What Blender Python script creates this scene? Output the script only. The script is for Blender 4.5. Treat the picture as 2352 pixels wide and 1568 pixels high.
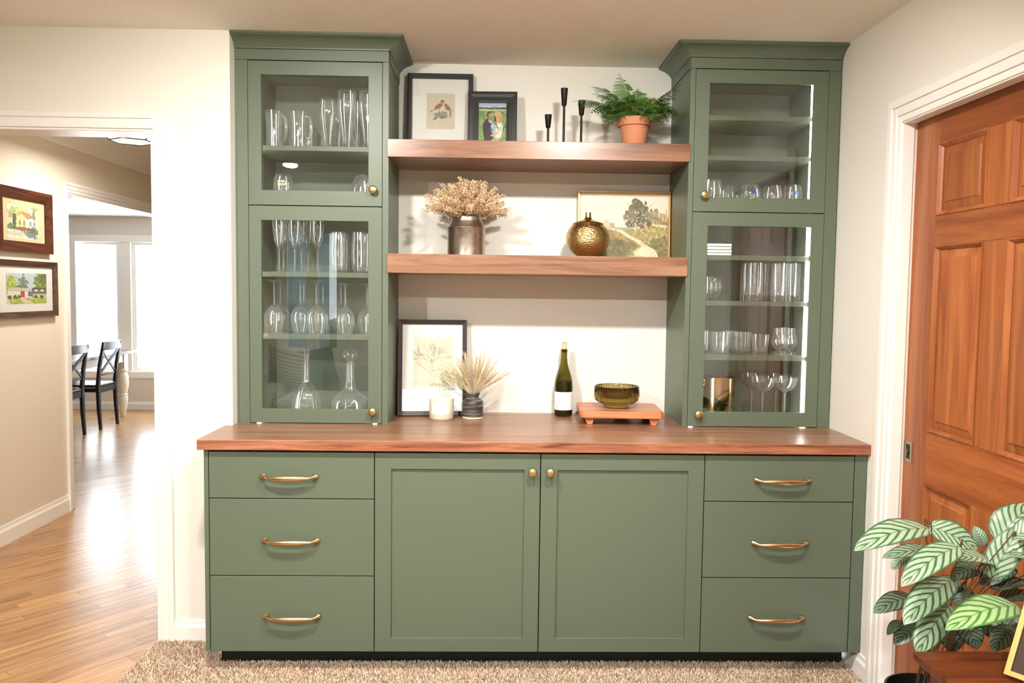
import bpy, bmesh, math, random
import numpy as np
from mathutils import Vector, Matrix

for o in list(bpy.data.objects): bpy.data.objects.remove(o)
SC = bpy.context.scene
COL = SC.collection
R = math.radians
random.seed(7)
RNG = np.random.RandomState(7)

# ---------------------------------------------------------------- camera
CAM = Vector((1.064, -3.6948, 1.4749))
_r = Vector((0.99965727, -0.02293363, 0.01262504)); _u = Vector((-0.01117615, 0.06224237, 0.99799849)); _f = Vector((0.02367354, 0.99779754, -0.06196473))
cd = bpy.data.cameras.new('camera'); cam = bpy.data.objects.new('camera', cd); COL.objects.link(cam)
cam.matrix_world = Matrix(((_r.x, _u.x, -_f.x, CAM.x), (_r.y, _u.y, -_f.y, CAM.y), (_r.z, _u.z, -_f.z, CAM.z), (0, 0, 0, 1)))
cd.sensor_width = 36; cd.lens = 36 * 1835.64 / 2352; cd.clip_start = 0.05; cd.clip_end = 200
SC.camera = cam
FPX = 1835.64
def at(u, v, axis, val):                 # where the sight line of a picture point meets the plane axis = val
    d = _f + _r * ((u - 1176) / FPX) - _u * ((v - 784) / FPX)
    i = 'XYZ'.index(axis)
    return CAM + d * ((val - CAM[i]) / d[i])

# ---------------------------------------------------------------- world, lamps, exposure
W = bpy.data.worlds.new('world'); SC.world = W; W.use_nodes = True
wn = W.node_tree.nodes; wn['Background'].inputs[0].default_value = (0.86, 0.94, 1.0, 1); wn['Background'].inputs[1].default_value = 4.0
SC.view_settings.view_transform = 'Standard'; SC.view_settings.look = 'None'
SC.view_settings.exposure = 0.0; SC.view_settings.gamma = 1.0; SC.view_settings.use_curve_mapping = False
cy = SC.cycles
cy.max_bounces = 9; cy.diffuse_bounces = 5; cy.glossy_bounces = 4; cy.transmission_bounces = 8; cy.transparent_max_bounces = 32
cy.caustics_reflective = False; cy.caustics_refractive = False; cy.sample_clamp_indirect = 6.0; cy.use_denoising = True
cy.blur_glossy = 0.5
ROOM_CANS = [(1.50, -1.80), (0.36, -1.80), (-0.61, -3.64), (1.70, -3.64)]
CAN_POWER = 60.0
CAN_COLOR = (1.0, 0.965, 0.905)
ZC = 2.50
def area(name, loc, rot, sx, sy, power, color=(1, 1, 1), shape='RECTANGLE', portal=False, spread=180):
    l = bpy.data.lights.new(name, 'AREA'); l.shape = shape; l.size = sx
    if shape in ('RECTANGLE', 'ELLIPSE'): l.size_y = sy
    l.energy = power; l.color = color; l.spread = R(spread)
    if portal: l.cycles.is_portal = True
    o = bpy.data.objects.new(name, l); COL.objects.link(o); o.location = loc; o.rotation_euler = rot
    return o
for i, (x, y) in enumerate(ROOM_CANS):
    tilt = R(32) if y > -2 else R(14)                     # the two lamps before the cabinets are gimbals turned to the niche
    area('ceiling_can_light', (x, y, ZC - 0.014), (tilt, 0, 0), 0.115, 0.115, CAN_POWER * (0.70 if y > -2 else (1.65 if x < 0 else 0.75)), CAN_COLOR, 'DISK', spread=150)
area('hall_light', (-1.12, 1.25, 2.30), (0, 0, 0), 0.25, 0.25, 24, (1.0, 0.94, 0.85), 'DISK')
area('dining_window_daylight', (-3.0, 6.30, 1.25), (R(-90), 0, 0), 2.6, 2.0, 190, (0.84, 0.92, 1.0))
area('window_portal', (1.25, -5.32, 1.45), (R(90), 0, 0), 1.9, 1.3, 1, portal=True)
area('window_portal', (-0.82, -5.32, 1.45), (R(90), 0, 0), 0.6, 1.3, 1, portal=True)

# ---------------------------------------------------------------- materials
MATS = {}
def mat(name, color=(0.8, 0.8, 0.8), rough=0.5, metal=0.0, **kw):
    m = bpy.data.materials.new(name); m.use_nodes = True; MATS[name] = m
    b = m.node_tree.nodes['Principled BSDF']
    b.inputs['Base Color'].default_value = (*color, 1); b.inputs['Roughness'].default_value = rough; b.inputs['Metallic'].default_value = metal
    for k, v in kw.items(): b.inputs[k.replace('_', ' ')].default_value = v
    return m
def N(m, t, **kw):
    n = m.node_tree.nodes.new(t)
    for k, v in kw.items(): setattr(n, k, v)
    return n
def L(m, a, b): m.node_tree.links.new(a, b)
def BS(m): return m.node_tree.nodes['Principled BSDF']
def bump(m, height, strength=0.2, dist=0.002):
    b = N(m, 'ShaderNodeBump'); b.inputs['Strength'].default_value = strength; b.inputs['Distance'].default_value = dist
    L(m, height, b.inputs['Height']); L(m, b.outputs[0], BS(m).inputs['Normal'])
def coords(m, scale=(1, 1, 1), rot=(0, 0, 0), kind='Object', rnd=False):
    t = N(m, 'ShaderNodeTexCoord'); mp = N(m, 'ShaderNodeMapping'); mp.inputs['Scale'].default_value = scale; mp.inputs['Rotation'].default_value = rot
    L(m, t.outputs[kind], mp.inputs[0])
    if rnd:
        oi = N(m, 'ShaderNodeObjectInfo'); mu = N(m, 'ShaderNodeMath', operation='MULTIPLY'); mu.inputs[1].default_value = 37.0
        L(m, oi.outputs['Random'], mu.inputs[0]); cb = N(m, 'ShaderNodeCombineXYZ')
        for k in range(3): L(m, mu.outputs[0], cb.inputs[k])
        L(m, cb.outputs[0], mp.inputs['Location'])
    return mp.outputs[0]
def noise(m, vec, scale=5, detail=3, rough=0.5, dist=0.0):
    n = N(m, 'ShaderNodeTexNoise'); n.inputs['Scale'].default_value = scale; n.inputs['Detail'].default_value = detail
    n.inputs['Roughness'].default_value = rough; n.inputs['Distortion'].default_value = dist
    if vec is not None: L(m, vec, n.inputs['Vector'])
    return n.outputs['Fac']
def ramp(m, fac, stops):
    r = N(m, 'ShaderNodeValToRGB'); e = r.color_ramp.elements
    while len(e) < len(stops): e.new(0.5)
    for k, (p, c) in enumerate(stops):
        e[k].position = p; e[k].color = (*c, 1) if len(c) == 3 else c
    L(m, fac, r.inputs[0]); return r.outputs[0]
def mixc(m, fac, a, b, mode='MIX'):
    n = N(m, 'ShaderNodeMix', data_type='RGBA', blend_type=mode)
    for s, v in ((n.inputs[0], fac), (n.inputs[6], a), (n.inputs[7], b)):
        if isinstance(v, (int, float)): s.default_value = v
        elif isinstance(v, tuple): s.default_value = (*v, 1)
        else: L(m, v, s)
    return n.outputs[2]
def srgb(r, g, b):
    f = lambda c: (c / 255) / 12.92 if c / 255 <= 0.04045 else (((c / 255) + 0.055) / 1.055) ** 2.4
    return (f(r), f(g), f(b))

def paint(name, color, rough=0.5, sc=180, st=0.08, dist=0.0006):
    m = mat(name, color, rough); v = coords(m)
    bump(m, noise(m, v, sc, 2), st, dist); return m
M_WALL = paint('wall_paint', srgb(234, 231, 222), 0.7, 220, 0.15)
M_WALLH = paint('hall_wall_paint', srgb(226, 216, 199), 0.75, 220, 0.15)
M_WALLD = paint('dining_wall_paint', srgb(224, 214, 205), 0.8, 220, 0.1)
M_TRIM = paint('white_trim_paint', srgb(244, 241, 236), 0.35, 60, 0.03)
M_CEIL = mat('textured_ceiling_paint', srgb(241, 237, 230), 0.85)
v = coords(M_CEIL); bump(M_CEIL, ramp(M_CEIL, noise(M_CEIL, v, 55, 3, 0.55, 0.6), [(0.45, (0, 0, 0)), (0.62, (1, 1, 1))]), 0.28, 0.003)
M_GREEN = paint('sage_green_cabinet_paint', srgb(92, 103, 85), 0.42, 500, 0.10, 0.0003)
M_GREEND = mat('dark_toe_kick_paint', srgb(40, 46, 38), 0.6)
M_GAP = mat('painted_gap_shade_board', srgb(46, 52, 42), 0.8)  # carcass colour darkened so the gaps between the fronts look shaded

def wood(name, c_dark, c_mid, c_light, axis='X', rough=0.4, scale=1.0, rnd=False, knots=True, coat=0.0, contrast=1.0):
    m = mat(name, c_mid, rough)
    st = {'X': (0.9, 14, 14), 'Y': (14, 0.9, 14), 'Z': (14, 14, 0.9)}[axis]
    st = tuple(s * scale for s in st)
    v = coords(m, st, rnd=rnd)
    n1 = noise(m, v, 1.4, 4, 0.6, 1.2)
    c = ramp(m, n1, [(0.28, c_dark), (0.5, c_mid), (0.72, c_light)])
    v2 = coords(m, tuple(s * 6 for s in st), rnd=rnd)
    n2 = noise(m, v2, 2.0, 3, 0.7)
    fine = ramp(m, n2, [(0.35, (0.72, 0.70, 0.68)), (0.6, (1, 1, 1))])
    c = mixc(m, 0.55 * contrast, c, fine, 'MULTIPLY')
    if rnd:
        oi = N(m, 'ShaderNodeObjectInfo'); sh = ramp(m, oi.outputs['Random'], [(0, (0.80, 0.76, 0.70)), (0.5, (0.98, 0.97, 0.95)), (1, (1.22, 1.2, 1.1))])
        c = mixc(m, 0.8, c, sh, 'MULTIPLY')
    L(m, c, BS(m).inputs['Base Color']); bump(m, n2, 0.08, 0.0008)
    if coat: BS(m).inputs['Coat Weight'].default_value = coat; BS(m).inputs['Coat Roughness'].default_value = 0.12
    return m
WD, WM, WL = srgb(100, 67, 49), srgb(141, 99, 74), srgb(162, 121, 94)
M_WALNUT = wood('walnut_with_long_grain', WD, WM, WL, 'X', 0.30)
M_WALNUTE = wood('walnut_figured_edge', srgb(96, 54, 38), srgb(152, 94, 68), srgb(184, 124, 92), 'X', 0.35, 2.2)
M_OAK = wood('oak_floor_plank', srgb(140, 98, 60), srgb(178, 134, 90), srgb(200, 156, 108), 'X', 0.26, 1.3, True)
BS(M_OAK).inputs['Coat Weight'].default_value = 0.15; BS(M_OAK).inputs['Coat Roughness'].default_value = 0.22
M_DOORV = wood('stained_fir_upright_grain', srgb(136, 72, 36), srgb(164, 94, 50), srgb(184, 116, 68), 'Z', 0.32, 0.8, True)
M_DOORH = wood('stained_fir_cross_grain', srgb(132, 68, 34), srgb(158, 88, 46), srgb(178, 108, 62), 'Y', 0.32, 0.8, True)
M_BOARD = wood('acacia_board', srgb(160, 84, 48), srgb(196, 116, 76), srgb(216, 146, 102), 'X', 0.35, 1.2)
M_TABLEW = wood('dark_cherry_table', srgb(62, 26, 12), srgb(96, 44, 20), srgb(120, 60, 30), 'X', 0.25, 0.8)
M_DTABLE = wood('dark_dining_table_top', srgb(60, 42, 34), srgb(92, 70, 60), srgb(110, 88, 76), 'Y', 0.3, 0.8)
M_FRAMEB = wood('brown_wood_frame', srgb(48, 22, 14), srgb(80, 42, 28), srgb(104, 60, 40), 'X', 0.35, 1.6)
M_FRAMEB2 = wood('grey_brown_wood_frame', srgb(54, 34, 26), srgb(88, 64, 52), srgb(112, 86, 70), 'X', 0.45, 1.6)
M_BLACK = mat('black_painted_wood', srgb(14, 13, 13), 0.5)
M_BLACKB = mat('worn_black_frame', srgb(18, 14, 12), 0.38)
M_BRONZE = mat('dark_bronze_frame', srgb(58, 48, 46), 0.35, 0.3)
M_BLKMET = mat('black_iron', srgb(34, 30, 28), 0.42, 0.6)
M_BRASS = mat('brushed_brass', srgb(220, 184, 136), 0.26, 1.0)
M_BRASSK = mat('satin_brass_knob', srgb(206, 178, 124), 0.3, 1.0)
M_NICKEL = mat('aged_nickel', srgb(176, 162, 138), 0.35, 0.9)
M_GOLD = mat('hammered_gold', srgb(212, 182, 122), 0.28, 1.0)
v = coords(M_GOLD, (0.75, 0.75, 1.8)); vo = N(M_GOLD, 'ShaderNodeTexVoronoi'); vo.inputs['Scale'].default_value = 135; L(M_GOLD, v, vo.inputs['Vector']); bump(M_GOLD, vo.outputs['Distance'], 0.55, 0.004)
M_GOLDS = mat('smooth_gold', srgb(214, 184, 128), 0.26, 1.0)
M_GOLDF = mat('thin_gold_wood', srgb(196, 146, 84), 0.35, 0.5)
M_GOLDB = mat('polished_brass_bucket', srgb(226, 190, 122), 0.16, 1.0)
M_STEEL = mat('old_tinned_steel', srgb(146, 126, 114), 0.33, 1.0)
v = coords(M_STEEL); c = ramp(M_STEEL, noise(M_STEEL, v, 26, 4, 0.65), [(0.3, srgb(150, 136, 127)), (0.55, srgb(182, 168, 158)), (0.7, srgb(196, 184, 174))]); L(M_STEEL, c, BS(M_STEEL).inputs['Base Color'])
M_TERRA = paint('terracotta', srgb(204, 136, 100), 0.8, 90, 0.1)
M_SOIL = paint('potting_soil', srgb(44, 34, 26), 0.95, 90, 0.8, 0.004)
M_CANDLE = mat('pale_candle_glass', srgb(228, 224, 204), 0.2); BS(M_CANDLE).inputs['Subsurface Weight'].default_value = 0.2; BS(M_CANDLE).inputs['Subsurface Radius'].default_value = (0.01, 0.01, 0.01)
M_WAX = mat('cream_wax', srgb(240, 234, 214), 0.5)
M_PAPER = mat('white_paper_label', srgb(250, 248, 244), 0.6)
M_MATB = mat('white_mat_board', srgb(246, 242, 236), 0.8)
M_MATT = mat('tan_mat_board', srgb(222, 202, 158), 0.8)
M_CORK = paint('natural_cork', srgb(222, 190, 146), 0.85, 200, 0.3)
M_CORKT = mat('cork_stained_end', srgb(140, 70, 56), 0.85)
M_CERAM = mat('charcoal_glaze', srgb(50, 46, 44), 0.45)
v = coords(M_CERAM, (6, 6, 150)); c = ramp(M_CERAM, noise(M_CERAM, v, 1.0, 3, 0.6, 0.4), [(0.5, srgb(50, 46, 44)), (0.64, srgb(136, 128, 120))]); L(M_CERAM, c, BS(M_CERAM).inputs['Base Color'])
M_RAW = paint('raw_stoneware', srgb(226, 208, 176), 0.85, 120, 0.2)
M_WHITEP = mat('white_stone_coaster', srgb(242, 240, 236), 0.4)
M_PLASTIC = mat('black_plastic_pot', srgb(24, 26, 24), 0.4)
M_LINEN = paint('grey_sofa_linen', srgb(176, 170, 158), 0.9, 300, 0.3)
M_STRIPE = mat('striped_cushion_fabric', srgb(200, 192, 176), 0.9)
v = coords(M_STRIPE, (1, 1, 1)); wv = N(M_STRIPE, 'ShaderNodeTexWave', bands_direction='Z'); wv.inputs['Scale'].default_value = 9; L(M_STRIPE, v, wv.inputs[0]); c = ramp(M_STRIPE, wv.outputs[0], [(0.3, srgb(150, 140, 124)), (0.6, srgb(214, 206, 190))]); L(M_STRIPE, c, BS(M_STRIPE).inputs['Base Color'])
M_CHARC = paint('charcoal_cushion_fabric', srgb(60, 60, 60), 0.9, 300, 0.3)
M_CHAIR = mat('black_chair_paint', srgb(22, 26, 28), 0.35)
M_CREAM = paint('cream_table_paint', srgb(236, 228, 214), 0.5, 60, 0.1)
M_CARPETB = paint('carpet_backing', srgb(176, 150, 124), 1.0, 400, 1.0, 0.004)
M_PILE = mat('beige_carpet_yarn', srgb(214, 190, 166), 0.95)
g = N(M_PILE, 'ShaderNodeNewGeometry'); c = ramp(M_PILE, g.outputs['Random Per Island'], [(0.0, srgb(150, 116, 90)), (0.16, srgb(196, 166, 140)), (0.55, srgb(222, 200, 176)), (1.0, srgb(240, 224, 204))]); L(M_PILE, c, BS(M_PILE).inputs['Base Color'])
M_GRASS = paint('lawn', srgb(96, 134, 66), 0.95, 30, 0.5)
M_HEDGE = paint('hedge_foliage', srgb(70, 104, 62), 0.95, 20, 0.8)
M_HEATH = mat('dried_heather', srgb(214, 184, 140), 0.85)
g = N(M_HEATH, 'ShaderNodeNewGeometry'); c = ramp(M_HEATH, g.outputs['Random Per Island'], [(0.0, srgb(150, 100, 70)), (0.25, srgb(206, 166, 128)), (0.6, srgb(230, 204, 164)), (1.0, srgb(242, 228, 196))]); L(M_HEATH, c, BS(M_HEATH).inputs['Base Color'])
M_HSTEM = mat('heather_stem', srgb(92, 74, 48), 0.9)
M_STRAW = mat('dried_wheat_straw', srgb(228, 206, 156), 0.8)
g = N(M_STRAW, 'ShaderNodeNewGeometry'); c = ramp(M_STRAW, g.outputs['Random Per Island'], [(0.0, srgb(188, 160, 110)), (0.5, srgb(222, 206, 170)), (1.0, srgb(240, 230, 204))]); L(M_STRAW, c, BS(M_STRAW).inputs['Base Color'])
M_FERN = mat('fern_green', srgb(82, 122, 62), 0.55)
oi = N(M_FERN, 'ShaderNodeObjectInfo'); c = ramp(M_FERN, oi.outputs['Random'], [(0, srgb(66, 102, 56)), (0.5, srgb(98, 144, 72)), (1, srgb(134, 178, 88))]); L(M_FERN, c, BS(M_FERN).inputs['Base Color']); BS(M_FERN).inputs['Subsurface Weight'].default_value = 0.0
M_FSTEM = mat('fern_stem', srgb(92, 110, 58), 0.6)
M_LSTEM = mat('red_brown_leaf_stem', srgb(88, 62, 40), 0.55)
M_HAMMER = None

def emis(name, color, s):
    m = bpy.data.materials.new(name); m.use_nodes = True; t = m.node_tree; t.nodes.clear()
    e = t.nodes.new('ShaderNodeEmission'); e.inputs[0].default_value = (*color, 1); e.inputs[1].default_value = s
    o = t.nodes.new('ShaderNodeOutputMaterial'); t.links.new(e.outputs[0], o.inputs[0]); return m
M_LED = emis('white_led_tape', (1.0, 0.98, 0.95), 20.0)
M_CANGLOW = emis('lit_ceiling_can_lens', (1.0, 0.93, 0.82), 14.0)
M_LAMPGLOW = emis('lit_frosted_lamp_glass', (1.0, 0.93, 0.80), 3.0)

def clear_glass(name, tint=(1, 1, 1), edge=0.9, ior=1.5, rough=0.0, edge_white=0.0, power=5.0):
    """clear glass: lets light straight through, mirrors by its fresnel term, more so at grazing rims"""
    m = bpy.data.materials.new(name); m.use_nodes = True; t = m.node_tree; t.nodes.clear()
    out = t.nodes.new('ShaderNodeOutputMaterial'); mx = t.nodes.new('ShaderNodeMixShader')
    tr = t.nodes.new('ShaderNodeBsdfTransparent'); tr.inputs[0].default_value = (*tint, 1)
    gl = t.nodes.new('ShaderNodeBsdfGlossy'); gl.inputs['Roughness'].default_value = rough; gl.inputs[0].default_value = (1, 1, 1, 1)
    lw = t.nodes.new('ShaderNodeLayerWeight'); lw.inputs[0].default_value = 0.5      # Schlick, the same from both sides of the wall
    pw = t.nodes.new('ShaderNodeMath'); pw.operation = 'POWER'; pw.inputs[1].default_value = power; t.links.new(lw.outputs['Facing'], pw.inputs[0])
    f0 = ((ior - 1) / (ior + 1)) ** 2; ma = t.nodes.new('ShaderNodeMath'); ma.operation = 'MULTIPLY_ADD'; ma.inputs[1].default_value = edge * (1 - f0); ma.inputs[2].default_value = f0
    t.links.new(pw.outputs[0], ma.inputs[0]); t.links.new(ma.outputs[0], mx.inputs[0]); t.links.new(tr.outputs[0], mx.inputs[1]); t.links.new(gl.outputs[0], mx.inputs[2])
    if edge_white:                                              # white diffuse mixed in, paints bright light along the glass edges
        df = t.nodes.new('ShaderNodeBsdfDiffuse'); df.inputs[0].default_value = (1, 1, 1, 1); m2 = t.nodes.new('ShaderNodeMixShader'); m2.inputs[0].default_value = edge_white
        t.links.new(gl.outputs[0], m2.inputs[1]); t.links.new(df.outputs[0], m2.inputs[2]); t.links.new(m2.outputs[0], mx.inputs[2])
    t.links.new(mx.outputs[0], out.inputs[0])
    return m
M_PANE = clear_glass('window_glass', (0.98, 0.99, 0.985), ior=1.72)
M_GLASSW = clear_glass('clear_drinking_glass', (0.985, 0.99, 0.988), ior=1.85, rough=0.05, power=2.0, edge_white=0.13)
M_THICK = mat('thick_clear_glass', (1, 1, 1), 0.0); BS(M_THICK).inputs['Transmission Weight'].default_value = 1.0; BS(M_THICK).inputs['IOR'].default_value = 1.45
M_AMBER = mat('smoked_olive_glass', srgb(188, 172, 112), 0.03); BS(M_AMBER).inputs['Transmission Weight'].default_value = 1.0; BS(M_AMBER).inputs['IOR'].default_value = 1.42
M_BOTTLE = mat('dark_olive_bottle_glass', srgb(122, 112, 40), 0.04); BS(M_BOTTLE).inputs['Transmission Weight'].default_value = 0.92; BS(M_BOTTLE).inputs['IOR'].default_value = 1.35; BS(M_BOTTLE).inputs['Specular IOR Level'].default_value = 0.8
M_WINE = mat('dark_red_wine', srgb(14, 8, 8), 0.05)

# calathea leaf: pale blade with dark green chevron bars and rim (uv: u across, v along)
def leaf_mat(name, pale, dark):
    m = mat(name, pale, 0.4)
    uv = N(m, 'ShaderNodeUVMap'); sp = N(m, 'ShaderNodeSeparateXYZ'); L(m, uv.outputs[0], sp.inputs[0])
    def mth(op, a, b=None):
        n = N(m, 'ShaderNodeMath', operation=op)
        for s, x in ((n.inputs[0], a), (n.inputs[1], b)):
            if x is None: continue
            if isinstance(x, (int, float)): s.default_value = x
            else: L(m, x, s)
        return n.outputs[0]
    a = mth('ABSOLUTE', mth('SUBTRACT', sp.outputs[0], 0.5))
    nz = noise(m, uv.outputs[0], 6, 2)
    ph = mth('ADD', mth('SUBTRACT', sp.outputs[1], mth('MULTIPLY', a, 0.62)), mth('MULTIPLY', nz, 0.03))
    s = mth('SINE', mth('MULTIPLY', ph, 46))
    bars = mth('GREATER_THAN', s, 0.42)
    bars = mth('MULTIPLY', mth('SMOOTH_MIN', 1.0, 1.0), ramp_val(m, s))
    rim = ramp(m, a, [(0.40, (0, 0, 0)), (0.47, (1, 1, 1))])
    mid = ramp(m, a, [(0.0, (1, 1, 1)), (0.022, (0, 0, 0))])
    f = mixc(m, 1.0, bars, rim, 'LIGHTEN'); f = mixc(m, 1.0, f, mid, 'LIGHTEN')
    c = mixc(m, f, pale, dark); L(m, c, BS(m).inputs['Base Color'])
    BS(m).inputs['Sheen Weight'].default_value = 0.1
    return m
def ramp_val(m, s):
    return ramp(m, s, [(0.25, (0, 0, 0)), (0.60, (1, 1, 1))])
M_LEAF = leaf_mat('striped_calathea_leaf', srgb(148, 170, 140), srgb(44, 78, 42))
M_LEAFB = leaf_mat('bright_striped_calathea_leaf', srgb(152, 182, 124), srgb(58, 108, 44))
M_LEAFD = leaf_mat('calathea_leaf_painted_shade', srgb(98, 118, 94), srgb(24, 44, 26))  # darker copy of the leaf, shade among the foliage put into its colours

# ---------------------------------------------------------------- mesh builder
BASE = {}
def setp(o, label=None, cat=None, group=None, kind=None):
    if label: o['label'] = label
    if cat: o['category'] = cat
    if group: o['group'] = group
    if kind: o['kind'] = kind
    return o
def thing(name, label, cat, loc=(0, 0, 0), rot=(0, 0, 0), group=None, kind=None):
    o = bpy.data.objects.new(name, None); COL.objects.link(o); o.location = loc; o.rotation_euler = rot; o.empty_display_size = 0.05
    BASE[o.name] = Vector(loc); return setp(o, label, cat, group, kind)
class MB:
    def __init__(s): s.v = []; s.f = []; s.uv = None
    def add(s, vs, fs):
        n = len(s.v); s.v += [tuple(p) for p in vs]; s.f += [tuple(i + n for i in f) for f in fs]; return s
    def box(s, x0, x1, y0, y1, z0, z1):
        if x0 > x1: x0, x1 = x1, x0
        if y0 > y1: y0, y1 = y1, y0
        if z0 > z1: z0, z1 = z1, z0
        return s.add([(x0, y0, z0), (x1, y0, z0), (x1, y1, z0), (x0, y1, z0), (x0, y0, z1), (x1, y0, z1), (x1, y1, z1), (x0, y1, z1)],
                     [(0, 3, 2, 1), (4, 5, 6, 7), (0, 1, 5, 4), (1, 2, 6, 5), (2, 3, 7, 6), (3, 0, 4, 7)])
    def lathe(s, prof, n=32, c=(0, 0, 0), axis='Z', rfun=None):
        """prof: (r, h) from one end to the other; r = 0 closes on the axis"""
        vs, fs, rings = [], [], []
        for (r, h) in prof:
            if r <= 1e-6: rings.append([len(vs)]); vs.append((0, 0, h))
            else:
                ring = []
                for k in range(n):
                    a = 2 * math.pi * k / n; rr = r * (rfun(a, h) if rfun else 1)
                    ring.append(len(vs)); vs.append((rr * math.cos(a), rr * math.sin(a), h))
                rings.append(ring)
        for a, b in zip(rings, rings[1:]):
            for k in range(n):
                k2 = (k + 1) % n
                if len(a) == 1 and len(b) == 1: continue
                if len(a) == 1: fs.append((a[0], b[k2], b[k]))
                elif len(b) == 1: fs.append((a[k], a[k2], b[0]))
                else: fs.append((a[k], a[k2], b[k2], b[k]))
        if axis == 'Y': vs = [(x, -z, y) for x, y, z in vs]      # the profile grows towards -Y
        if axis == 'X': vs = [(z, x, y) for x, y, z in vs]
        return s.add([(x + c[0], y + c[1], z + c[2]) for x, y, z in vs], fs)
    def tube(s, pts, rad, n=8, caps=True):
        """rad: number, list of numbers, or list of (side, up) half sizes"""
        pts = [Vector(p) for p in pts]; m = len(pts)
        if not isinstance(rad, (list, tuple)): rad = [rad] * m
        vs, fs = [], []; up = Vector((0, 0, 1))
        prev = None
        for i, p in enumerate(pts):
            t = (pts[min(i + 1, m - 1)] - pts[max(i - 1, 0)]).normalized()
            if prev is None:
                sd = t.cross(up) if abs(t.z) < 0.95 else t.cross(Vector((0, 1, 0)))
            else: sd = prev - t * prev.dot(t)
            sd.normalize(); prev = sd; u = sd.cross(t).normalized()
            r = rad[i]; a, b = (r if isinstance(r, (list, tuple)) else (r, r))
            for k in range(n):
                w = 2 * math.pi * k / n + math.pi / n
                vs.append(p + sd * (a * math.cos(w)) + u * (b * math.sin(w)))
        for i in range(m - 1):
            for k in range(n):
                k2 = (k + 1) % n; fs.append((i * n + k, i * n + k2, (i + 1) * n + k2, (i + 1) * n + k))
        if caps: fs.append(tuple(range(n - 1, -1, -1))); fs.append(tuple((m - 1) * n + k for k in range(n)))
        return s.add(vs, fs)
    def prism(s, poly, z0, z1, axis='Z'):
        n = len(poly); f = {'Z': lambda a, b, c: (a, b, c), 'Y': lambda a, b, c: (a, c, b), 'X': lambda a, b, c: (c, a, b)}[axis]
        vs = [f(a, b, z0) for a, b in poly] + [f(a, b, z1) for a, b in poly]
        return s.add(vs, [tuple(range(n))[::-1], tuple(range(n, 2 * n))] + [(k, (k + 1) % n, n + (k + 1) % n, n + k) for k in range(n)])
    def build(s, name, m, parent=None, bevel=0.0, smooth=False, world=True, seg=2, **props):
        me = bpy.data.meshes.new(name)
        vs = s.v
        if parent is not None and world:
            b = BASE.get(parent.name, Vector((0, 0, 0))); vs = [(x - b.x, y - b.y, z - b.z) for x, y, z in s.v]
        me.from_pydata(vs, [], s.f); me.update()
        bm = bmesh.new(); bm.from_mesh(me); bmesh.ops.recalc_face_normals(bm, faces=bm.faces); bm.to_mesh(me); bm.free()
        if smooth:
            me.shade_smooth(); me.set_sharp_from_angle(angle=R(smooth if smooth is not True else 38))
        if m: me.materials.append(m)
        o = bpy.data.objects.new(name, me); COL.objects.link(o)
        if parent is not None: o.parent = parent; BASE[o.name] = BASE.get(parent.name, Vector((0, 0, 0))) if world else Vector((0, 0, 0))
        else: BASE[o.name] = Vector((0, 0, 0))
        if bevel:
            b = o.modifiers.new('edge_bevel', 'BEVEL'); b.width = bevel; b.segments = seg; b.limit_method = 'ANGLE'; b.angle_limit = R(40)
        setp(o, **props); return o
def bx(name, x0, x1, y0, y1, z0, z1, m, parent=None, bevel=0.0, **kw):
    return MB().box(x0, x1, y0, y1, z0, z1).build(name, m, parent, bevel, **kw)
def dup(o, parent=None, loc=None, rotz=None, **props):
    c = o.copy(); COL.objects.link(c)
    if parent is not None: c.parent = parent
    for ch in list(o.children): dup(ch, c)
    if loc is not None: c.location = loc
    if rotz is not None: c.rotation_euler = (c.rotation_euler.x, c.rotation_euler.y, rotz)
    setp(c, **props); return c
def rect_ring(m, x0, x1, z0, z1, w, y0, y1, inner_y=None, w4=None):
    """mitred four-sided frame in the XZ plane from y0 (front) to y1 (back)"""
    wl, wr, wb, wt = w4 if w4 else (w, w, w, w)
    iy = y0 if inner_y is None else inner_y
    O = [(x0, z0), (x1, z0), (x1, z1), (x0, z1)]; I = [(x0 + wl, z0 + wb), (x1 - wr, z0 + wb), (x1 - wr, z1 - wt), (x0 + wl, z1 - wt)]
    vs = [(a, y0, b) for a, b in O] + [(a, iy, b) for a, b in I] + [(a, y1, b) for a, b in O] + [(a, y1, b) for a, b in I]
    fs = []
    for k in range(4):
        q = (k + 1) % 4
        fs += [(k, q, 4 + q, 4 + k), (8 + q, 8 + k, 12 + k, 12 + q), (q, k, 8 + k, 8 + q), (4 + k, 4 + q, 12 + q, 12 + k)]
    return m.add(vs, fs)
# ---------------------------------------------------------------- the room
S = dict(kind='structure')
XR = 2.50; YW = -0.416; YH = -0.28; YREAR = -5.30; XLW = -3.20; XH = -1.71; YFAR = 6.0
# back wall of the niche
bx('wall_back', -0.12, 2.62, 0.0, 0.12, 0, ZC, M_WALL, label='cream back wall of the niche behind the floating shelves', cat='wall', **S)
# left wall with the cased opening and the niche's left return
m = MB(); m.box(-0.305, 0.0, YW, YH, 0, ZC); m.box(-1.45, -0.305, YW, YH, 2.106, ZC); m.box(XLW, -1.45, YW, YH, 0, ZC); m.box(-0.12, 0.0, YH, 0.0, 0, ZC)
m.build('wall_left', M_WALL, label='cream wall with wide cased opening to the hall', cat='wall', **S)
# right wall with the pocket door opening
DY0, DY1, DZ = -0.872, -1.80, 2.087
m = MB(); m.box(XR, 2.62, 0.0, DY0, 0, ZC); m.box(XR, 2.62, DY0, DY1, DZ, ZC); m.box(XR, 2.62, DY1, YREAR, 0, ZC)
m.build('wall_right', M_WALL, label='cream side wall around the brown panelled door', cat='wall', **S)
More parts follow.
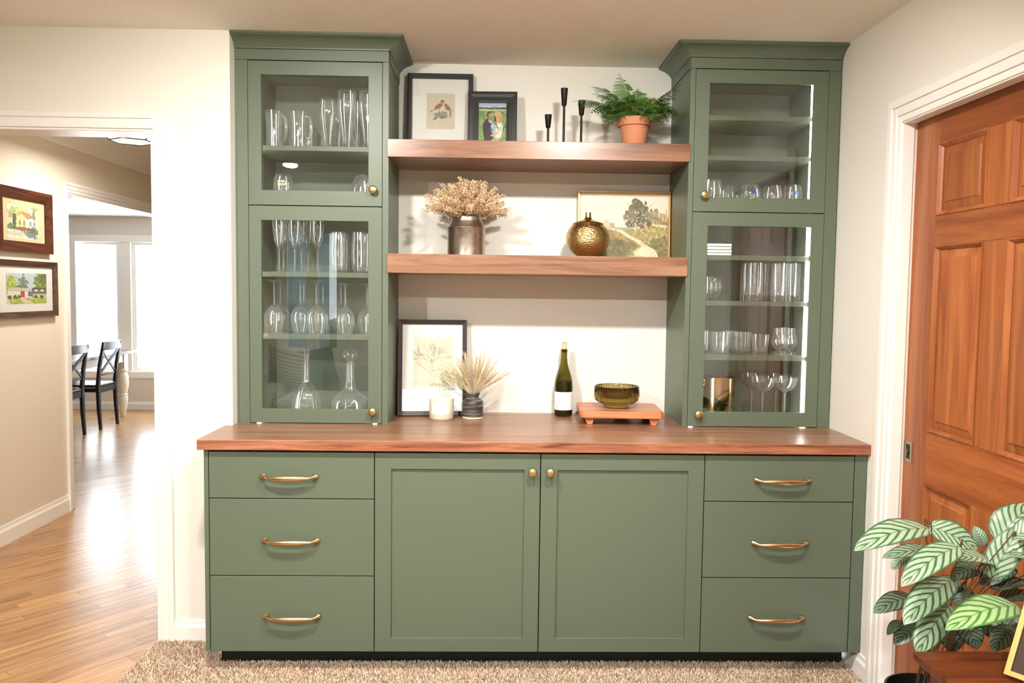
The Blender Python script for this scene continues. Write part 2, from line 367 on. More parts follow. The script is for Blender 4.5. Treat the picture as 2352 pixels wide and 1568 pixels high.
# wall behind the camera with the mirrored window and a second one added for fill light, and the wall on the far left of the room
RW = (-1.12, -0.52, 0.82, 2.10); RW2 = (0.30, 2.20, 0.82, 2.10)
m = MB(); m.box(XLW, RW[0], YREAR - 0.12, YREAR, 0, ZC); m.box(RW[1], RW2[0], YREAR - 0.12, YREAR, 0, ZC); m.box(RW2[1], 2.62, YREAR - 0.12, YREAR, 0, ZC)
for q in (RW, RW2): m.box(q[0], q[1], YREAR - 0.12, YREAR, 0, q[2]); m.box(q[0], q[1], YREAR - 0.12, YREAR, q[3], ZC)
m.build('wall_rear', M_WALL, label='cream wall with window behind the viewer, seen mirrored in cabinet glass', cat='wall', **S)
bx('wall_side', XLW - 0.12, XLW, YREAR - 0.12, YH, 0, ZC, M_WALL, label='cream wall closing the room on the left, out of view', cat='wall', **S)
bx('ceiling', XLW, 2.62, YREAR - 0.12, 0.12, ZC, ZC + 0.1, M_CEIL, label='textured off white ceiling above the built-in cabinets', cat='ceiling', **S)
# hall
m = MB(); m.box(XH - 0.13, XH, YH, 1.60, 0, ZC); m.box(XH - 0.13, XH, 1.60, 3.6, 2.08, ZC); m.box(XH - 0.13, XH, 3.6, 6.1, 0, ZC)
m.build('wall_hall', M_WALLH, label='warm beige hall wall with two framed watercolours', cat='wall', **S)
bx('wall_hall_right', -0.24, -0.12, YH, 6.1, 0, ZC, M_WALLH, label='beige hall wall hidden behind the cabinet wall', cat='wall', **S)
bx('ceiling_hall', XH - 0.13, -0.12, YH, 6.1, ZC, ZC + 0.1, M_CEIL, label='beige hall ceiling with the lamp seen through the opening', cat='ceiling', **S)
# dining room
ZD = 2.31
DW = (-4.0, -1.9, 0.45, 2.02)
DWL = -5.2
m = MB(); m.box(DWL, DW[0], YFAR, YFAR + 0.12, 0, 2.6); m.box(DW[1], -0.12, YFAR, YFAR + 0.12, 0, 2.6); m.box(DW[0], DW[1], YFAR, YFAR + 0.12, 0, DW[2]); m.box(DW[0], DW[1], YFAR, YFAR + 0.12, DW[3], 2.6)
m.build('wall_far', M_WALLD, label='grey beige dining room wall under and above the bright window', cat='wall', **S)
bx('wall_dining_left', DWL - 0.12, DWL, 1.0, YFAR + 0.12, 0, 2.6, M_WALLD, label='dining room side wall hidden by the hall wall', cat='wall', **S)
bx('wall_dining_near', DWL, XH - 0.13, 0.9, 1.0, 0, 2.6, M_WALLD, label='dining room near wall hidden by the hall wall', cat='wall', **S)
bx('ceiling_dining', DWL, XH - 0.13, 1.0, YFAR, ZD, ZD + 0.1, M_TRIM, label='white dining room ceiling seen over the far window', cat='ceiling', **S)

def casing_x(name, y, sgn, x0, x1, z1, w, d, label, x_in0=True, x_in1=True):
    """casing around an opening in a wall facing -Y: legs left/right and head, stepped profile"""
    m = MB()
    def leg(xa, xb, zt, inner_left):
        m.box(xa, xb, y - d * 0.6, y, 0, zt)
        if inner_left: m.box(xb - w * 0.35, xb, y - d, y - d * 0.6, 0, zt)
        else: m.box(xa, xa + w * 0.35, y - d, y - d * 0.6, 0, zt)
    if x_in1: leg(x1, x1 + w, z1 + w, True)
    if x_in0: leg(x0 - w, x0, z1 + w, False)
    m.box(x0, x1, y - d * 0.6, y, z1, z1 + w); m.box(x0, x1, y - d, y - d * 0.6, z1 + w * 0.65, z1 + w)
    return m
cw = 0.060
m = casing_x('trim_1', YW, 1, -1.45, -0.305, 2.106, cw, 0.018, '')
m.box(-0.317, -0.305, YW - 0.004, YH + 0.004, 0, 2.106); m.box(-1.45, -1.438, YW - 0.004, YH + 0.004, 0, 2.106); m.box(-1.438, -0.317, YW - 0.004, YH + 0.004, 2.096, 2.106)
m.build('trim_1', M_TRIM, bevel=0.003, label='white casing around the wide opening to the hall', cat='trim', **S)
# casing of the pocket door on the right wall
m = MB(); w = 0.085; d = 0.018
for (a, b, dd) in ((0, 0.03, d), (0.03, 0.062, d * 0.75), (0.062, w, d * 0.5)):
    # a..b measured from the outer edge inwards
    m.box(XR - dd, XR, DY0 + w - a, DY0 + w - b, 0, DZ + w - a)
    m.box(XR - dd, XR, DY1 - w + a, DY1 - w + b, 0, DZ + w - a)
    m.box(XR - dd, XR, DY0 + w - b, DY1 - w + b, DZ + w - b, DZ + w - a)
m.box(XR - 0.004, 2.540, DY0 - 0.005, DY0 + 0.006, 0, DZ - 0.005); m.box(XR - 0.004, 2.540, DY1 - 0.006, DY1 + 0.005, 0, DZ - 0.005); m.box(XR - 0.004, 2.540, DY0 + 0.006, DY1 - 0.006, DZ - 0.005, DZ + 0.006)
m.build('trim_2', M_TRIM, bevel=0.003, label='white moulded casing around the brown door', cat='trim', **S)
# casing of the dining opening on the hall wall
m = MB(); w = 0.067
for (a, b, dd) in ((0, 0.02, 0.02), (0.02, 0.045, 0.015), (0.045, w, 0.01)):
    m.box(XH, XH + dd, 1.60 - w + a, 1.60 - w + b, 0, 2.08 + w - a)
    m.box(XH, XH + dd, 3.6 + w - a, 3.6 + w - b, 0, 2.08 + w - a)
    m.box(XH, XH + dd, 1.60 - w + b, 3.6 + w - b, 2.08 + w - b, 2.08 + w - a)
m.box(XH - 0.134, XH + 0.004, 1.60, 1.612, 0, 2.08); m.box(XH - 0.134, XH + 0.004, 1.612, 3.6, 2.068, 2.08)
m.build('trim_3', M_TRIM, bevel=0.002, label='white casing of the dining room opening in the hall', cat='trim', **S)
# hall crown moulding
m = MB(); prof = [(0, 2.372), (0.012, 2.372), (0.014, 2.392), (0.03, 2.402), (0.075, 2.455), (0.095, 2.470), (0.098, 2.485), (0.115, 2.488), (0.115, 2.5), (0, 2.5)]
m.prism([(XH + a, b) for a, b in prof], YH, 6.0, 'Y')
m.build('trim_4', M_TRIM, smooth=30, label='white crown moulding along the hall wall', cat='trim', **S)
# baseboards
def baseboard(name, x0, x1, y0, y1, label, ax):
    m = MB(); h = 0.095; t = 0.014
    pr = [(0, 0), (t, 0), (t, h * 0.72), (t * 0.55, h * 0.84), (t * 0.45, h), (0, h)]
    if ax == 'x-': m.prism([(y0 - a, b) for a, b in pr], x0, x1, 'X')       # along X, facing -Y
    if ax == 'y-': m.prism([(x0 - a, b) for a, b in pr], y0, y1, 'Y')       # along Y, facing -X
    if ax == 'y+': m.prism([(x0 + a, b) for a, b in pr], y0, y1, 'Y')       # along Y, facing +X
    return m.build(name, M_TRIM, label=label, cat='baseboard', **S)
baseboard('baseboard_left', -0.245, -0.02, YW, YW, 'short white baseboard between hall opening and green cabinet', 'x-')
baseboard('baseboard_right', XR, XR, -0.60, DY0 + 0.086, 'white baseboard between green cabinet and door casing', 'y-')
baseboard('baseboard_right', XR, XR, YREAR, DY1 - 0.086, 'white baseboard beyond the brown door, out of view', 'y-')
o = baseboard('baseboard_hall', XH, XH, YH, 1.533, 'tall white baseboard on the hall wall under the pictures', 'y+')
o.data.transform(Matrix.Diagonal((1, 1, 1.18, 1)))
baseboard('baseboard_far', -4.9, -0.3, YFAR, YFAR, 'white baseboard under the dining room window', 'x-')
# dining window
def window(name, x0, x1, z0, z1, y, thick, bars, label, face=-1, casing=0.09):
    t = thing(name, label, 'window', ((x0 + x1) / 2, y, z0), kind='structure')
    f = MB(); ya, yb = (y - 0.02, y) if face < 0 else (y, y + 0.02)
    c = casing
    for xa, xb, za, zb in ((x0 - c, x0 + 0.01, z0 - c, z1 + c), (x1 - 0.01, x1 + c, z0 - c, z1 + c), (x0 + 0.01, x1 - 0.01, z1 - 0.01, z1 + c), (x0 + 0.01, x1 - 0.01, z0 - c, z0 + 0.01)):
        f.box(xa, xb, ya, yb, za, zb)
    f.build('window_casing', M_TRIM, t, 0.004)
    yc = y - face * 0.06
    edges = [x0] + [b for p in bars for b in p] + [x1]
    fr = MB()
    for a, b in bars: fr.box(a, b, y, y - face * 0.09, z0, z1)
    if bars: fr.build('mullion', M_TRIM, t, 0.003)
    for k in range(0, len(edges), 2):
        a, b = edges[k], edges[k + 1]
        s = MB(); rect_ring(s, a, b, z0, z1, 0.045, yc - 0.02, yc + 0.02); sash = s.build('sash', M_TRIM, t, 0.002)
        MB().box(a + 0.04, b - 0.04, yc - 0.003, yc + 0.003, z0 + 0.04, z1 - 0.04).build('pane', M_PANE, sash)
    return t
window('window_1', DW[0] + 0.07, DW[1], DW[2], DW[3], YFAR, 0.12, [(-3.42, -3.28), (-2.70, -2.56)], 'bright white dining room window with tall panes', -1, 0.07)
window('window_2', RW[0], RW[1], RW[2], RW[3], YREAR, 0.12, [(-0.83, -0.80)], 'narrow window behind the viewer that mirrors in the cabinet glass', 1, 0.08)
window('fill_window', RW2[0], RW2[1], RW2[2], RW2[3], YREAR, 0.12, [(1.21, 1.29)], 'double window added out of view behind the viewer to let in fill light', 1, 0.08)  # unseen window, added only to bring in fill light
# outdoors: lawn and hedges behind both windows
bx('lawn', -30, 30, -40, YREAR - 0.6, -0.4, -0.3, M_GRASS, label='green lawn outside the rear window', cat='lawn', **S)
bx('patio', -30, 30, YFAR + 0.6, 40, -0.4, -0.3, mat('pale_patio', srgb(226, 226, 224), 0.9), label='pale ground outside the dining window', cat='patio', **S)
def hedge(x, y, r, h, label):
    m = MB(); pr = [(0, -0.3)] + [(r * math.sqrt(max(0.0, 1 - (2 * k / 9 - 1) ** 2)) * 1.0 + 0.02, -0.3 + h * k / 9) for k in range(1, 9)] + [(0, h - 0.3)]
    m.lathe(pr, 14, (x, y, 0), rfun=lambda a, hh: 1 + 0.12 * math.sin(5 * a + hh * 4) + 0.06 * math.sin(11 * a + 9 * hh))
    m.build('shrub', M_HEDGE, smooth=80, label=label, cat='shrub')
m = MB()
for k in range(22): m.box(-9.0, -1.98, -9.25 - 0.012 * 0, -9.2, -0.3 + 0.16 * k, -0.3 + 0.16 * k + 0.15)
m.box(-9.0, -2.0, -12.0, -9.22, -0.3, 3.2)
m.build('neighbour_house', paint('blue_grey_siding', srgb(120, 130, 142), 0.7), label='blue grey clapboard house wall outside the rear window', cat='house')
hedge(-5.8, -16, 1.6, 2.4, 'round green shrub left on the lawn behind the rear window'); hedge(-1.2, -15, 2.0, 1.3, 'wide green shrub in the middle of the lawn'); hedge(3.0, -14, 1.7, 2.6, 'tall green shrub at the right end of the lawn')

# ---------------------------------------------------------------- floors
FX = -0.312
def clip(poly, a, b, c):              # keep a*x + b*y <= c
    out = []
    for i in range(len(poly)):
        p, q = poly[i], poly[(i + 1) % len(poly)]
        dp, dq = a * p[0] + b * p[1] - c, a * q[0] + b * q[1] - c
        if dp <= 0: out.append(p)
        if dp * dq < 0: t = dp / (dp - dq); out.append((p[0] + (q[0] - p[0]) * t, p[1] + (q[1] - p[1]) * t))
    return out
floor = thing('floor', 'oak strip floor laid diagonally through hall and dining room', 'floor', (0, 0, 0), kind='structure')
sub = MB().box(XLW, FX, YREAR - 0.1, YH, -0.06, -0.006).box(DWL, -0.12, YH, YFAR, -0.06, -0.006)
sub.build('subfloor', mat('dark_subfloor', srgb(70, 44, 24), 0.8), floor)
ANG = R(50); ca, sa = math.cos(ANG), math.sin(ANG); PW = 0.0572
REG = [(-1.695, FX, -1.6, 1.605), (-4.6, FX - 0.2, 1.605, 5.985)]
near, far = [], MB()
rr = random.Random(3)
k0, k1 = int(-6 / PW), int(9 / PW)
for k in range(k0, k1):
    s = -7 + rr.random() * 0.9
    while s < 9:
        ln = 0.45 + rr.random() * 0.75
        q0, q1 = k * PW + 0.0006, (k + 1) * PW - 0.0006; s0, s1 = s + 0.0006, s + ln - 0.0006
        rect = [(s0 * ca - q0 * sa, s0 * sa + q0 * ca), (s1 * ca - q0 * sa, s1 * sa + q0 * ca), (s1 * ca - q1 * sa, s1 * sa + q1 * ca), (s0 * ca - q1 * sa, s0 * sa + q1 * ca)]
        s += ln
        polys = []
        for (xa, xb, ya, yb) in REG:
            p = rect
            for (a, b, c) in ((-1, 0, -xa), (1, 0, xb), (0, -1, -ya), (0, 1, yb)):
                p = clip(p, a, b, c)
                if len(p) < 3: break
            if len(p) >= 3:
                A = 0.5 * abs(sum(p[i][0] * p[(i + 1) % len(p)][1] - p[(i + 1) % len(p)][0] * p[i][1] for i in range(len(p))))
                if A > 2e-4: polys.append(p)
        if not polys: continue
        cxm = sum(p[0] for p in polys[0]) / len(polys[0]); cym = sum(p[1] for p in polys[0]) / len(polys[0])
        # only what the lens can reach counts as a single board
        vis = cym > -0.95 and (cxm + 1.71 > 0 or cym > 1.6)
        near.append((math.hypot(cxm - CAM.x, cym - CAM.y) + (0 if vis else 100), polys, cxm, cym))
near.sort(key=lambda t: t[0])
for i, (dist, polys, cx_, cy_) in enumerate(near):
    if i < 290 and dist < 50:
        m = MB(); dz = rr.uniform(0, 0.0005)
        for p in polys:
            loc = [((x - cx_) * ca + (y - cy_) * sa, -(x - cx_) * sa + (y - cy_) * ca) for x, y in p]
            m.prism(loc, -0.006, dz)
        o = m.build('plank', M_OAK, floor, world=False); o.location = (cx_, cy_, 0); o.rotation_euler = (0, 0, ANG)
    elif dist < 50 or rr.random() < 1:
        for p in polys: far.prism(p, -0.006, 0)
M_OAKF = wood('oak_floor_far', srgb(140, 98, 60), srgb(178, 134, 90), srgb(200, 156, 108), 'X', 0.26, 1.3, False)
for n_ in M_OAKF.node_tree.nodes:
    if n_.type == 'MAPPING': n_.vector_type = 'POINT'; n_.inputs['Rotation'].default_value = (0, 0, 0)
o = far.build('plank_field', M_OAKF, floor, kind='stuff')
o.data.transform(Matrix.Rotation(-ANG, 4, 'Z')); o.rotation_euler = (0, 0, ANG)

# carpet: backing and a pile of yarn tufts
carpet = thing('carpet', 'beige twisted pile carpet in front of the green cabinets', 'carpet', (1.0, -1.0, 0), kind='structure')
m = MB().box(FX, XR - 0.0, YREAR, -0.55, -0.05, 0.004).box(FX, -0.02, -0.55, YW - 0.001, -0.05, 0.004).build('carpet_backing', M_CARPETB, carpet)
def pile(x0, x1, y0, y1, sp, hgt, wid, holes=()):
    nx, ny = int((x1 - x0) / sp), int((y1 - y0) / sp)
    gx, gy = np.meshgrid(np.arange(nx), np.arange(ny)); P = np.stack([gx.ravel(), gy.ravel()], 1) * sp + np.array([x0, y0]) + RNG.uniform(-.6, .6, (nx * ny, 2)) * sp
    keep = np.ones(len(P), bool)
    for h in holes: keep &= ~((P[:, 0] > h[0]) & (P[:, 0] < h[1]) & (P[:, 1] > h[2]) & (P[:, 1] < h[3]))
    return P[keep], hgt, wid
P1, _, _ = pile(FX, 2.482, -0.90, -0.43, 0.0038, 0.016, 0.0016, holes=[(-0.004, 2.50, -0.615, 0)])
keep = ~((P1[:, 0] > 0.0) & (P1[:, 1] > -0.608)); P1 = P1[keep]
P2, _, _ = pile(FX, 2.482, -1.35, -0.90, 0.0085, 0.016, 0.004)
def tufts(P, hgt, wid):
    n = len(P); a = RNG.uniform(0, 6.283, n); lean = RNG.normal(0, 0.0035, (n, 2)); h = hgt * RNG.uniform(0.65, 1.15, n)
    dx = np.cos(a) * wid; dy = np.sin(a) * wid
    V = np.zeros((n, 7, 3))
    for j, (t, s) in enumerate(((0, 1.0), (0.55, 1.15), (0.9, 0.8))):
        cx = P[:, 0] + lean[:, 0] * t * t * 1.5; cy_ = P[:, 1] + lean[:, 1] * t * t * 1.5
        V[:, 2 * j, 0] = cx - dx * s; V[:, 2 * j, 1] = cy_ - dy * s; V[:, 2 * j, 2] = 0.003 + h * t
        V[:, 2 * j + 1, 0] = cx + dx * s; V[:, 2 * j + 1, 1] = cy_ + dy * s; V[:, 2 * j + 1, 2] = 0.003 + h * t
    V[:, 6, 0] = P[:, 0] + lean[:, 0] * 1.6; V[:, 6, 1] = P[:, 1] + lean[:, 1] * 1.6; V[:, 6, 2] = 0.003 + h
    b = (np.arange(n) * 7)[:, None]
    T = np.concatenate([b + np.array([0, 1, 3]), b + np.array([0, 3, 2]), b + np.array([2, 3, 5]), b + np.array([2, 5, 4]), b + np.array([4, 5, 6])], 0)
    return V.reshape(-1, 3), T
V1, T1 = tufts(P1, 0.0165, 0.0014); V2, T2 = tufts(P2, 0.0165, 0.0034)
Vv = np.concatenate([V1, V2]); Tt = np.concatenate([T1, T2 + len(V1)]); Vv -= np.array([1.0, -1.0, 0])
me = bpy.data.meshes.new('pile'); me.vertices.add(len(Vv)); me.vertices.foreach_set('co', Vv.astype(np.float32).ravel())
me.loops.add(Tt.size); me.loops.foreach_set('vertex_index', Tt.astype(np.int32).ravel()); me.polygons.add(len(Tt)); me.polygons.foreach_set('loop_start', np.arange(0, Tt.size, 3, dtype=np.int32))
me.update(calc_edges=True); me.materials.append(M_PILE); po = bpy.data.objects.new('pile', me); COL.objects.link(po); po.parent = carpet; po['kind'] = 'stuff'

# ---------------------------------------------------------------- ceiling cans
for i, (x, y) in enumerate(ROOM_CANS):
    t = thing('recessed_ceiling_light', ['round recessed ceiling light before the right of the cabinets', 'round recessed ceiling light before the left of the cabinets', 'round recessed ceiling light mirrored in the upper left cabinet glass', 'round recessed ceiling light in the back half of the room'][i], 'ceiling light', (x, y, ZC))
    MB().lathe([(0.058, ZC - 0.003), (0.062, ZC - 0.009), (0.082, ZC - 0.006), (0.084, ZC)], 40, (x, y, 0)).build('trim_ring', M_TRIM, t, smooth=True)
    MB().lathe([(0, ZC - 0.004), (0.058, ZC - 0.003)], 32, (x, y, 0)).build('lens', M_CANGLOW, t)
# hall ceiling lamp: octagonal pan of frosted panes in a dark metal cage
lx, ly = -1.13, 1.25
t = thing('flush_ceiling_lamp', 'faceted white glass ceiling lamp with black edges in the hall', 'lamp', (lx, ly, ZC))
def octo(r, z, n=6): return [(lx + r * math.cos(2 * math.pi * (k + 0.5) / n), ly + r * math.sin(2 * math.pi * (k + 0.5) / n), z) for k in range(n)]
A, B = octo(0.20, 2.425), octo(0.125, 2.352)
for k in range(6):
    q = (k + 1) % 6
    MB().add([A[k], A[q], B[q], B[k]], [(0, 1, 2, 3)]).build('glass_pane', M_LAMPGLOW, t)
    MB().tube([A[k], B[k]], 0.004, 6).tube([A[k], A[q]], 0.005, 6).tube([B[k], B[q]], 0.004, 6).build('metal_rib', M_BLKMET, t)
MB().add(B, [tuple(range(6))]).build('glass_pane', M_LAMPGLOW, t)
MB().lathe([(0.0, 2.4995), (0.11, 2.4995), (0.11, 2.485), (0.07, 2.47), (0.03, 2.465), (0.03, 2.426), (0.0, 2.426)], 28, (lx, ly, 0)).build('ceiling_plate', M_TRIM, t)
# ---------------------------------------------------------------- base cabinets
YB, YT, YC = -0.712, -0.357, -0.733
CB, CT = 0.8745, 0.914
Z0 = 0.0985
def pull(parent, x, z, y):
    """arched brass pull: square feet, twisted necks, a bowed lens-shaped grip"""
    m = MB()
    for s in (-1, 1):
        m.box(x + s * 0.088, x + s * 0.108, y - 0.011, y, z - 0.0075, z + 0.0075)
        m.tube([(x + s * 0.107, y - 0.009, z + 0.001), (x + s * 0.099, y - 0.014, z), (x + s * 0.088, y - 0.022, z - 0.002), (x + s * 0.080, y - 0.028, z - 0.003)], [(0.004, 0.0078), (0.004, 0.0074), (0.0042, 0.0052), (0.0045, 0.0055)], 10)
    pts, rad = [], []
    for k in range(17):
        t = -1 + 2 * k / 16
        pts.append((x + 0.081 * t, y - 0.027 - 0.009 * (1 - t * t), z - 0.003)); rad.append((0.0045 + 0.002 * (1 - t * t), 0.0050 + 0.0055 * (1 - t * t)))
    m.tube(pts, rad, 12)
    return m.build('pull_handle', M_BRASS, parent, 0.001, smooth=50, label='arched brass pull handle')
def knob(parent, x, z, y):
    return MB().lathe([(0, 0), (0.0075, 0), (0.006, 0.004), (0.0058, 0.014), (0.009, 0.018), (0.0158, 0.021), (0.0172, 0.025), (0.0165, 0.029), (0.012, 0.0318), (0, 0.0328)], 28, (x, y, z), axis='Y').build('knob', M_BRASSK, parent, smooth=50, label='round brass knob')
def cab_body(t, x0, x1, tk0, tk1):
    bx('carcass', x0 + 0.001, x1 - 0.001, YB + 0.026, -0.01, Z0 + 0.003, CB - 0.002, M_GAP, t)
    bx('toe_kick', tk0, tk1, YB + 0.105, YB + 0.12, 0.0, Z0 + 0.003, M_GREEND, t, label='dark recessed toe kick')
TF = 0.0195
def drawer(t, x0, x1, z0, z1, hx, hz):
    d = bx('drawer', x0, x1, YB, YB + TF, z0, z1, M_GREEN, t, 0.0012)
    pull(d, hx, hz, YB); return d
GZ = [(Z0, 0.3900), (0.3935, 0.6860), (0.6895, 0.8655)]
def drawer_cab(label, x0, x1, f0, f1, stile, tk, hx):
    t = thing('drawer_cabinet', label, 'cabinet', ((x0 + x1) / 2, YB, 0))
    cab_body(t, x0, x1, *tk)
    for (a, b), hz, hxx in zip(GZ, (0.238, 0.531, 0.7745), hx): drawer(t, f0, f1, a, b, hxx, hz)
    bx('side_panel', stile[0], stile[1], YB, -0.01 if stile[0] < 0 else YB + 0.08, Z0, CB, M_GREEN, t, 0.001)
    return t
drawer_cab('green three-drawer base cabinet at the left end below the worktop', -0.0138, 0.6228, 0.0055, 0.6215, (-0.0138, 0.0025), (0.010, 0.6228), (0.313, 0.310, 0.305))
drawer_cab('green three-drawer base cabinet at the right end beside the door', 1.8735, 2.495, 1.8752, 2.4465, (2.4500, 2.495), (1.8735, 2.475), (2.163, 2.166, 2.169))
t = thing('base_cabinet', 'green two-door shaker base cabinet in the middle below the worktop', 'cabinet', (1.248, YB, 0))
cab_body(t, 0.6228, 1.8735, 0.6228, 1.8735)
def shaker(t, x0, x1, px0, px1, kx):
    m = MB(); rect_ring(m, x0, x1, Z0, 0.8655, 0, YB, YB + TF, w4=(px0 - x0, x1 - px1, 0.152 - Z0, 0.8655 - 0.804))
    d = m.build('door', M_GREEN, t, 0.001)
    bx('door_panel', px0 - 0.004, px1 + 0.004, YB + 0.0095, YB + TF - 0.001, 0.148, 0.808, M_GREEN, d)
    knob(d, kx, 0.7985, YB)
shaker(t, 0.6250, 1.2475, 0.686, 1.1885, 1.2185)
shaker(t, 1.2510, 1.8717, 1.313, 1.8120, 1.2850)
# worktop
m = MB().box(-0.032, 2.4995, YC, -0.001, CB, CT)
o = m.build('worktop', M_WALNUT, bevel=0.0025, label='long walnut worktop over the green base cabinets', cat='worktop')
o.data.materials.append(M_WALNUTE)
for p in o.data.polygons:
    if p.normal.y < -0.9: p.material_index = 1

# ---------------------------------------------------------------- glazed towers
def crown(t, x0, x1, side):
    """cove crown over the front and the inner side, mitred at the free corner"""
    pr = [(0, 2.4485), (0.004, 2.4485), (0.0045, 2.4535), (0.0095, 2.4605), (0.0200, 2.4720), (0.0340, 2.4815), (0.0500, 2.4875), (0.0560, 2.4890), (0.0580, 2.4925), (0.0636, 2.4930), (0.0636, 2.4990), (0, 2.4990)]
    n = len(pr); vs = []
    for a, z in pr:
        if side > 0: vs += [(x0, YT - a, z), (x1 + a, YT - a, z), (x1 + a, -0.001, z)]
        else: vs += [(x0 - a, -0.001, z), (x0 - a, YT - a, z), (x1, YT - a, z)]
    fs = []
    for k in range(n):
        q = (k + 1) % n
        for j in range(2): fs.append((k * 3 + j, k * 3 + j + 1, q * 3 + j + 1, q * 3 + j))
    fs += [tuple(k * 3 for k in range(n)), tuple(k * 3 + 2 for k in range(n))[::-1]]
    return MB().add(vs, fs).build('crown_moulding', M_GREEN, t, smooth=25)
def tower(label, x0, x1, d0, d1, ops, zd, shelves, xi, led, side, kx, fb):
    t = thing('display_cabinet', label, 'cabinet', ((x0 + x1) / 2, YT, CT))
    zt = 2.4475
    # carcass
    bx('side_panel', x0 + 0.001, xi[0], YT + 0.0215, -0.001, CT, zt, M_GREEN, t)
    bx('side_panel', xi[1], x1, YT + 0.0215, -0.001, CT, zt, M_GREEN, t)
    bx('back_panel', xi[0], xi[1], -0.012, -0.001, CT + 0.012, zt, M_GREEN, t)
    bx('bottom_panel', xi[0], xi[1], YT + 0.048, -0.012, CT, CT + 0.012, M_GREEN, t)
    bx('divider', xi[0], xi[1], YT + 0.0235, -0.012, 1.812, 1.8645, M_GREEN, t)
    bx('top_panel', xi[0], xi[1], YT + 0.0235, -0.012, 2.385, zt - 0.001, M_GREEN, t)
    bx('stile', x0, d0 - 0.0018, YT, YT + 0.0215, CT, 2.4035, M_GREEN, t, 0.0008)
    bx('stile', d1 + 0.0018, x1, YT, YT + 0.0215, CT, 2.4035, M_GREEN, t, 0.0008)
    bx('fascia', x0, x1, YT, YT + 0.0215, fb, zt, M_GREEN, t, 0.0008)
    if side > 0: bx('fascia', x1 - 0.001, x1 + 0.003, YT + 0.0215, -0.001, fb, zt, M_GREEN, t)
    else: bx('fascia', x0 - 0.003, x0 + 0.001, YT + 0.0215, -0.001, fb, zt, M_GREEN, t)
    crown(t, x0, x1, side)
    for z in shelves:
        bx('shelf', xi[0] + 0.001, xi[1] - 0.001, YT + 0.031, -0.013, z - 0.0200, z, M_GREEN, t, 0.0008)
    for (xa, xb) in led:
        lv = [CT + 0.0015] + sorted([z for z in shelves] + [1.8655]) ; tops = sorted([z - 0.021 for z in shelves] + [1.811]) + [2.384]
        for za_, zb_ in zip(lv, tops): bx('led_strip', xa, xb, YT + 0.022, YT + 0.034, za_, zb_, M_LED, t, label='white glowing light strip')
    for (za, zb), (ox0, ox1, oz0, oz1), kz in ops:
        m = MB(); rect_ring(m, d0, d1, za, zb, 0, YT, YT + 0.019, w4=(ox0 - d0, d1 - ox1, oz0 - za, zb - oz1))
        d = m.build('door', M_GREEN, t, 0.001)
        bx('glass_pane', ox0 - 0.004, ox1 + 0.004, YT + 0.0145, YT + 0.0180, oz0 - 0.004, oz1 + 0.004, M_PANE, d, label='clear glass pane')
        knob(d, kx, kz, YT)
    return t
TL = tower('tall green glazed cabinet on the left holding mugs, flutes and decanters', 0.0, 0.626, 0.0535, 0.5995,
      [((1.8195, 2.4010), (0.1065, 0.5430, 1.880, 2.3455), 1.885), ((0.9170, 1.8160), (0.1035, 0.5430, 0.9745, 1.7575), 0.9690)],
      1.8178, (2.0662, 1.5463, 1.2854), (0.072, 0.580), ((0.0745, 0.0900), (0.5605, 0.5760)), 1, 0.5655, 2.4045)
TR = tower('tall green glazed cabinet on the right with a brass bucket and a lit strip', 1.867, 2.4935, 1.8895, 2.4425,
      [((1.8195, 2.4010), (1.9480, 2.3840, 1.8775, 2.3455), 1.8865), ((0.9170, 1.8160), (1.9545, 2.3900, 0.9780, 1.7600), 0.9700)],
      1.8178, (2.2213, 2.0557, 1.6408, 1.4475, 1.2157), (1.898, 2.404), ((1.9020, 1.9180), (2.3830, 2.4010)), -1, 1.9315, 2.4045)

# ---------------------------------------------------------------- floating shelves
SZ = [(2.0215, 2.0940), (1.5480, 1.6270)]
for (za, zb), lab in zip(SZ, ('upper walnut floating shelf holding the frames, candle holders and fern', 'lower walnut floating shelf holding the milk can and gold jar')):
    m = MB().box(0.6265, 1.8660, -0.357, -0.001, za, zb).box(0.6215, 1.8715, -0.366, -0.3574, za, zb)
    o = m.build('floating_shelf', M_WALNUT, bevel=0.0015, label=lab, cat='shelf')
# ---------------------------------------------------------------- glassware (profiles: outer wall up, inner wall down)
def vessel(outer, t, foot=0.004, inner_floor=None):
    """outer: (r, z) from the base axis to the rim; returns a closed profile with wall thickness t"""
    zf = inner_floor if inner_floor is not None else foot
    ins = [(max(r - t, 0.0005), z) for r, z in outer if z > zf + 0.002 and r > t]
    ins = ins[::-1]
    last = ins[-1]
    return [(0, outer[0][1])] + outer + ins + [(last[0] * 0.75, zf + 0.001), (0, zf)]
def flip(prof, h): return [(r, h - z) for r, z in prof]
def glass(name, label, cat, prof, loc, group, m=None, n=28, rfun=None):
    o = MB().lathe(prof, n, rfun=rfun).build(name, m or M_GLASSW, None, smooth=50, label=label, cat=cat, group=group); o.location = loc; return o
def catmull(pts, k=5):
    out = []
    for i in range(len(pts) - 1):
        p0, p1, p2, p3 = pts[max(i - 1, 0)], pts[i], pts[i + 1], pts[min(i + 2, len(pts) - 1)]
        for j in range(k):
            t = j / k
            out.append(tuple(0.5 * ((2 * b) + (-a + c) * t + (2 * a - 5 * b + 4 * c - d) * t * t + (-a + 3 * b - 3 * c + d) * t ** 3) for a, b, c, d in zip(p0, p1, p2, p3)))
    out.append(pts[-1]); return out
def xw(u, v, y, hi=2.400): return at(u, v, 'Y', y).x
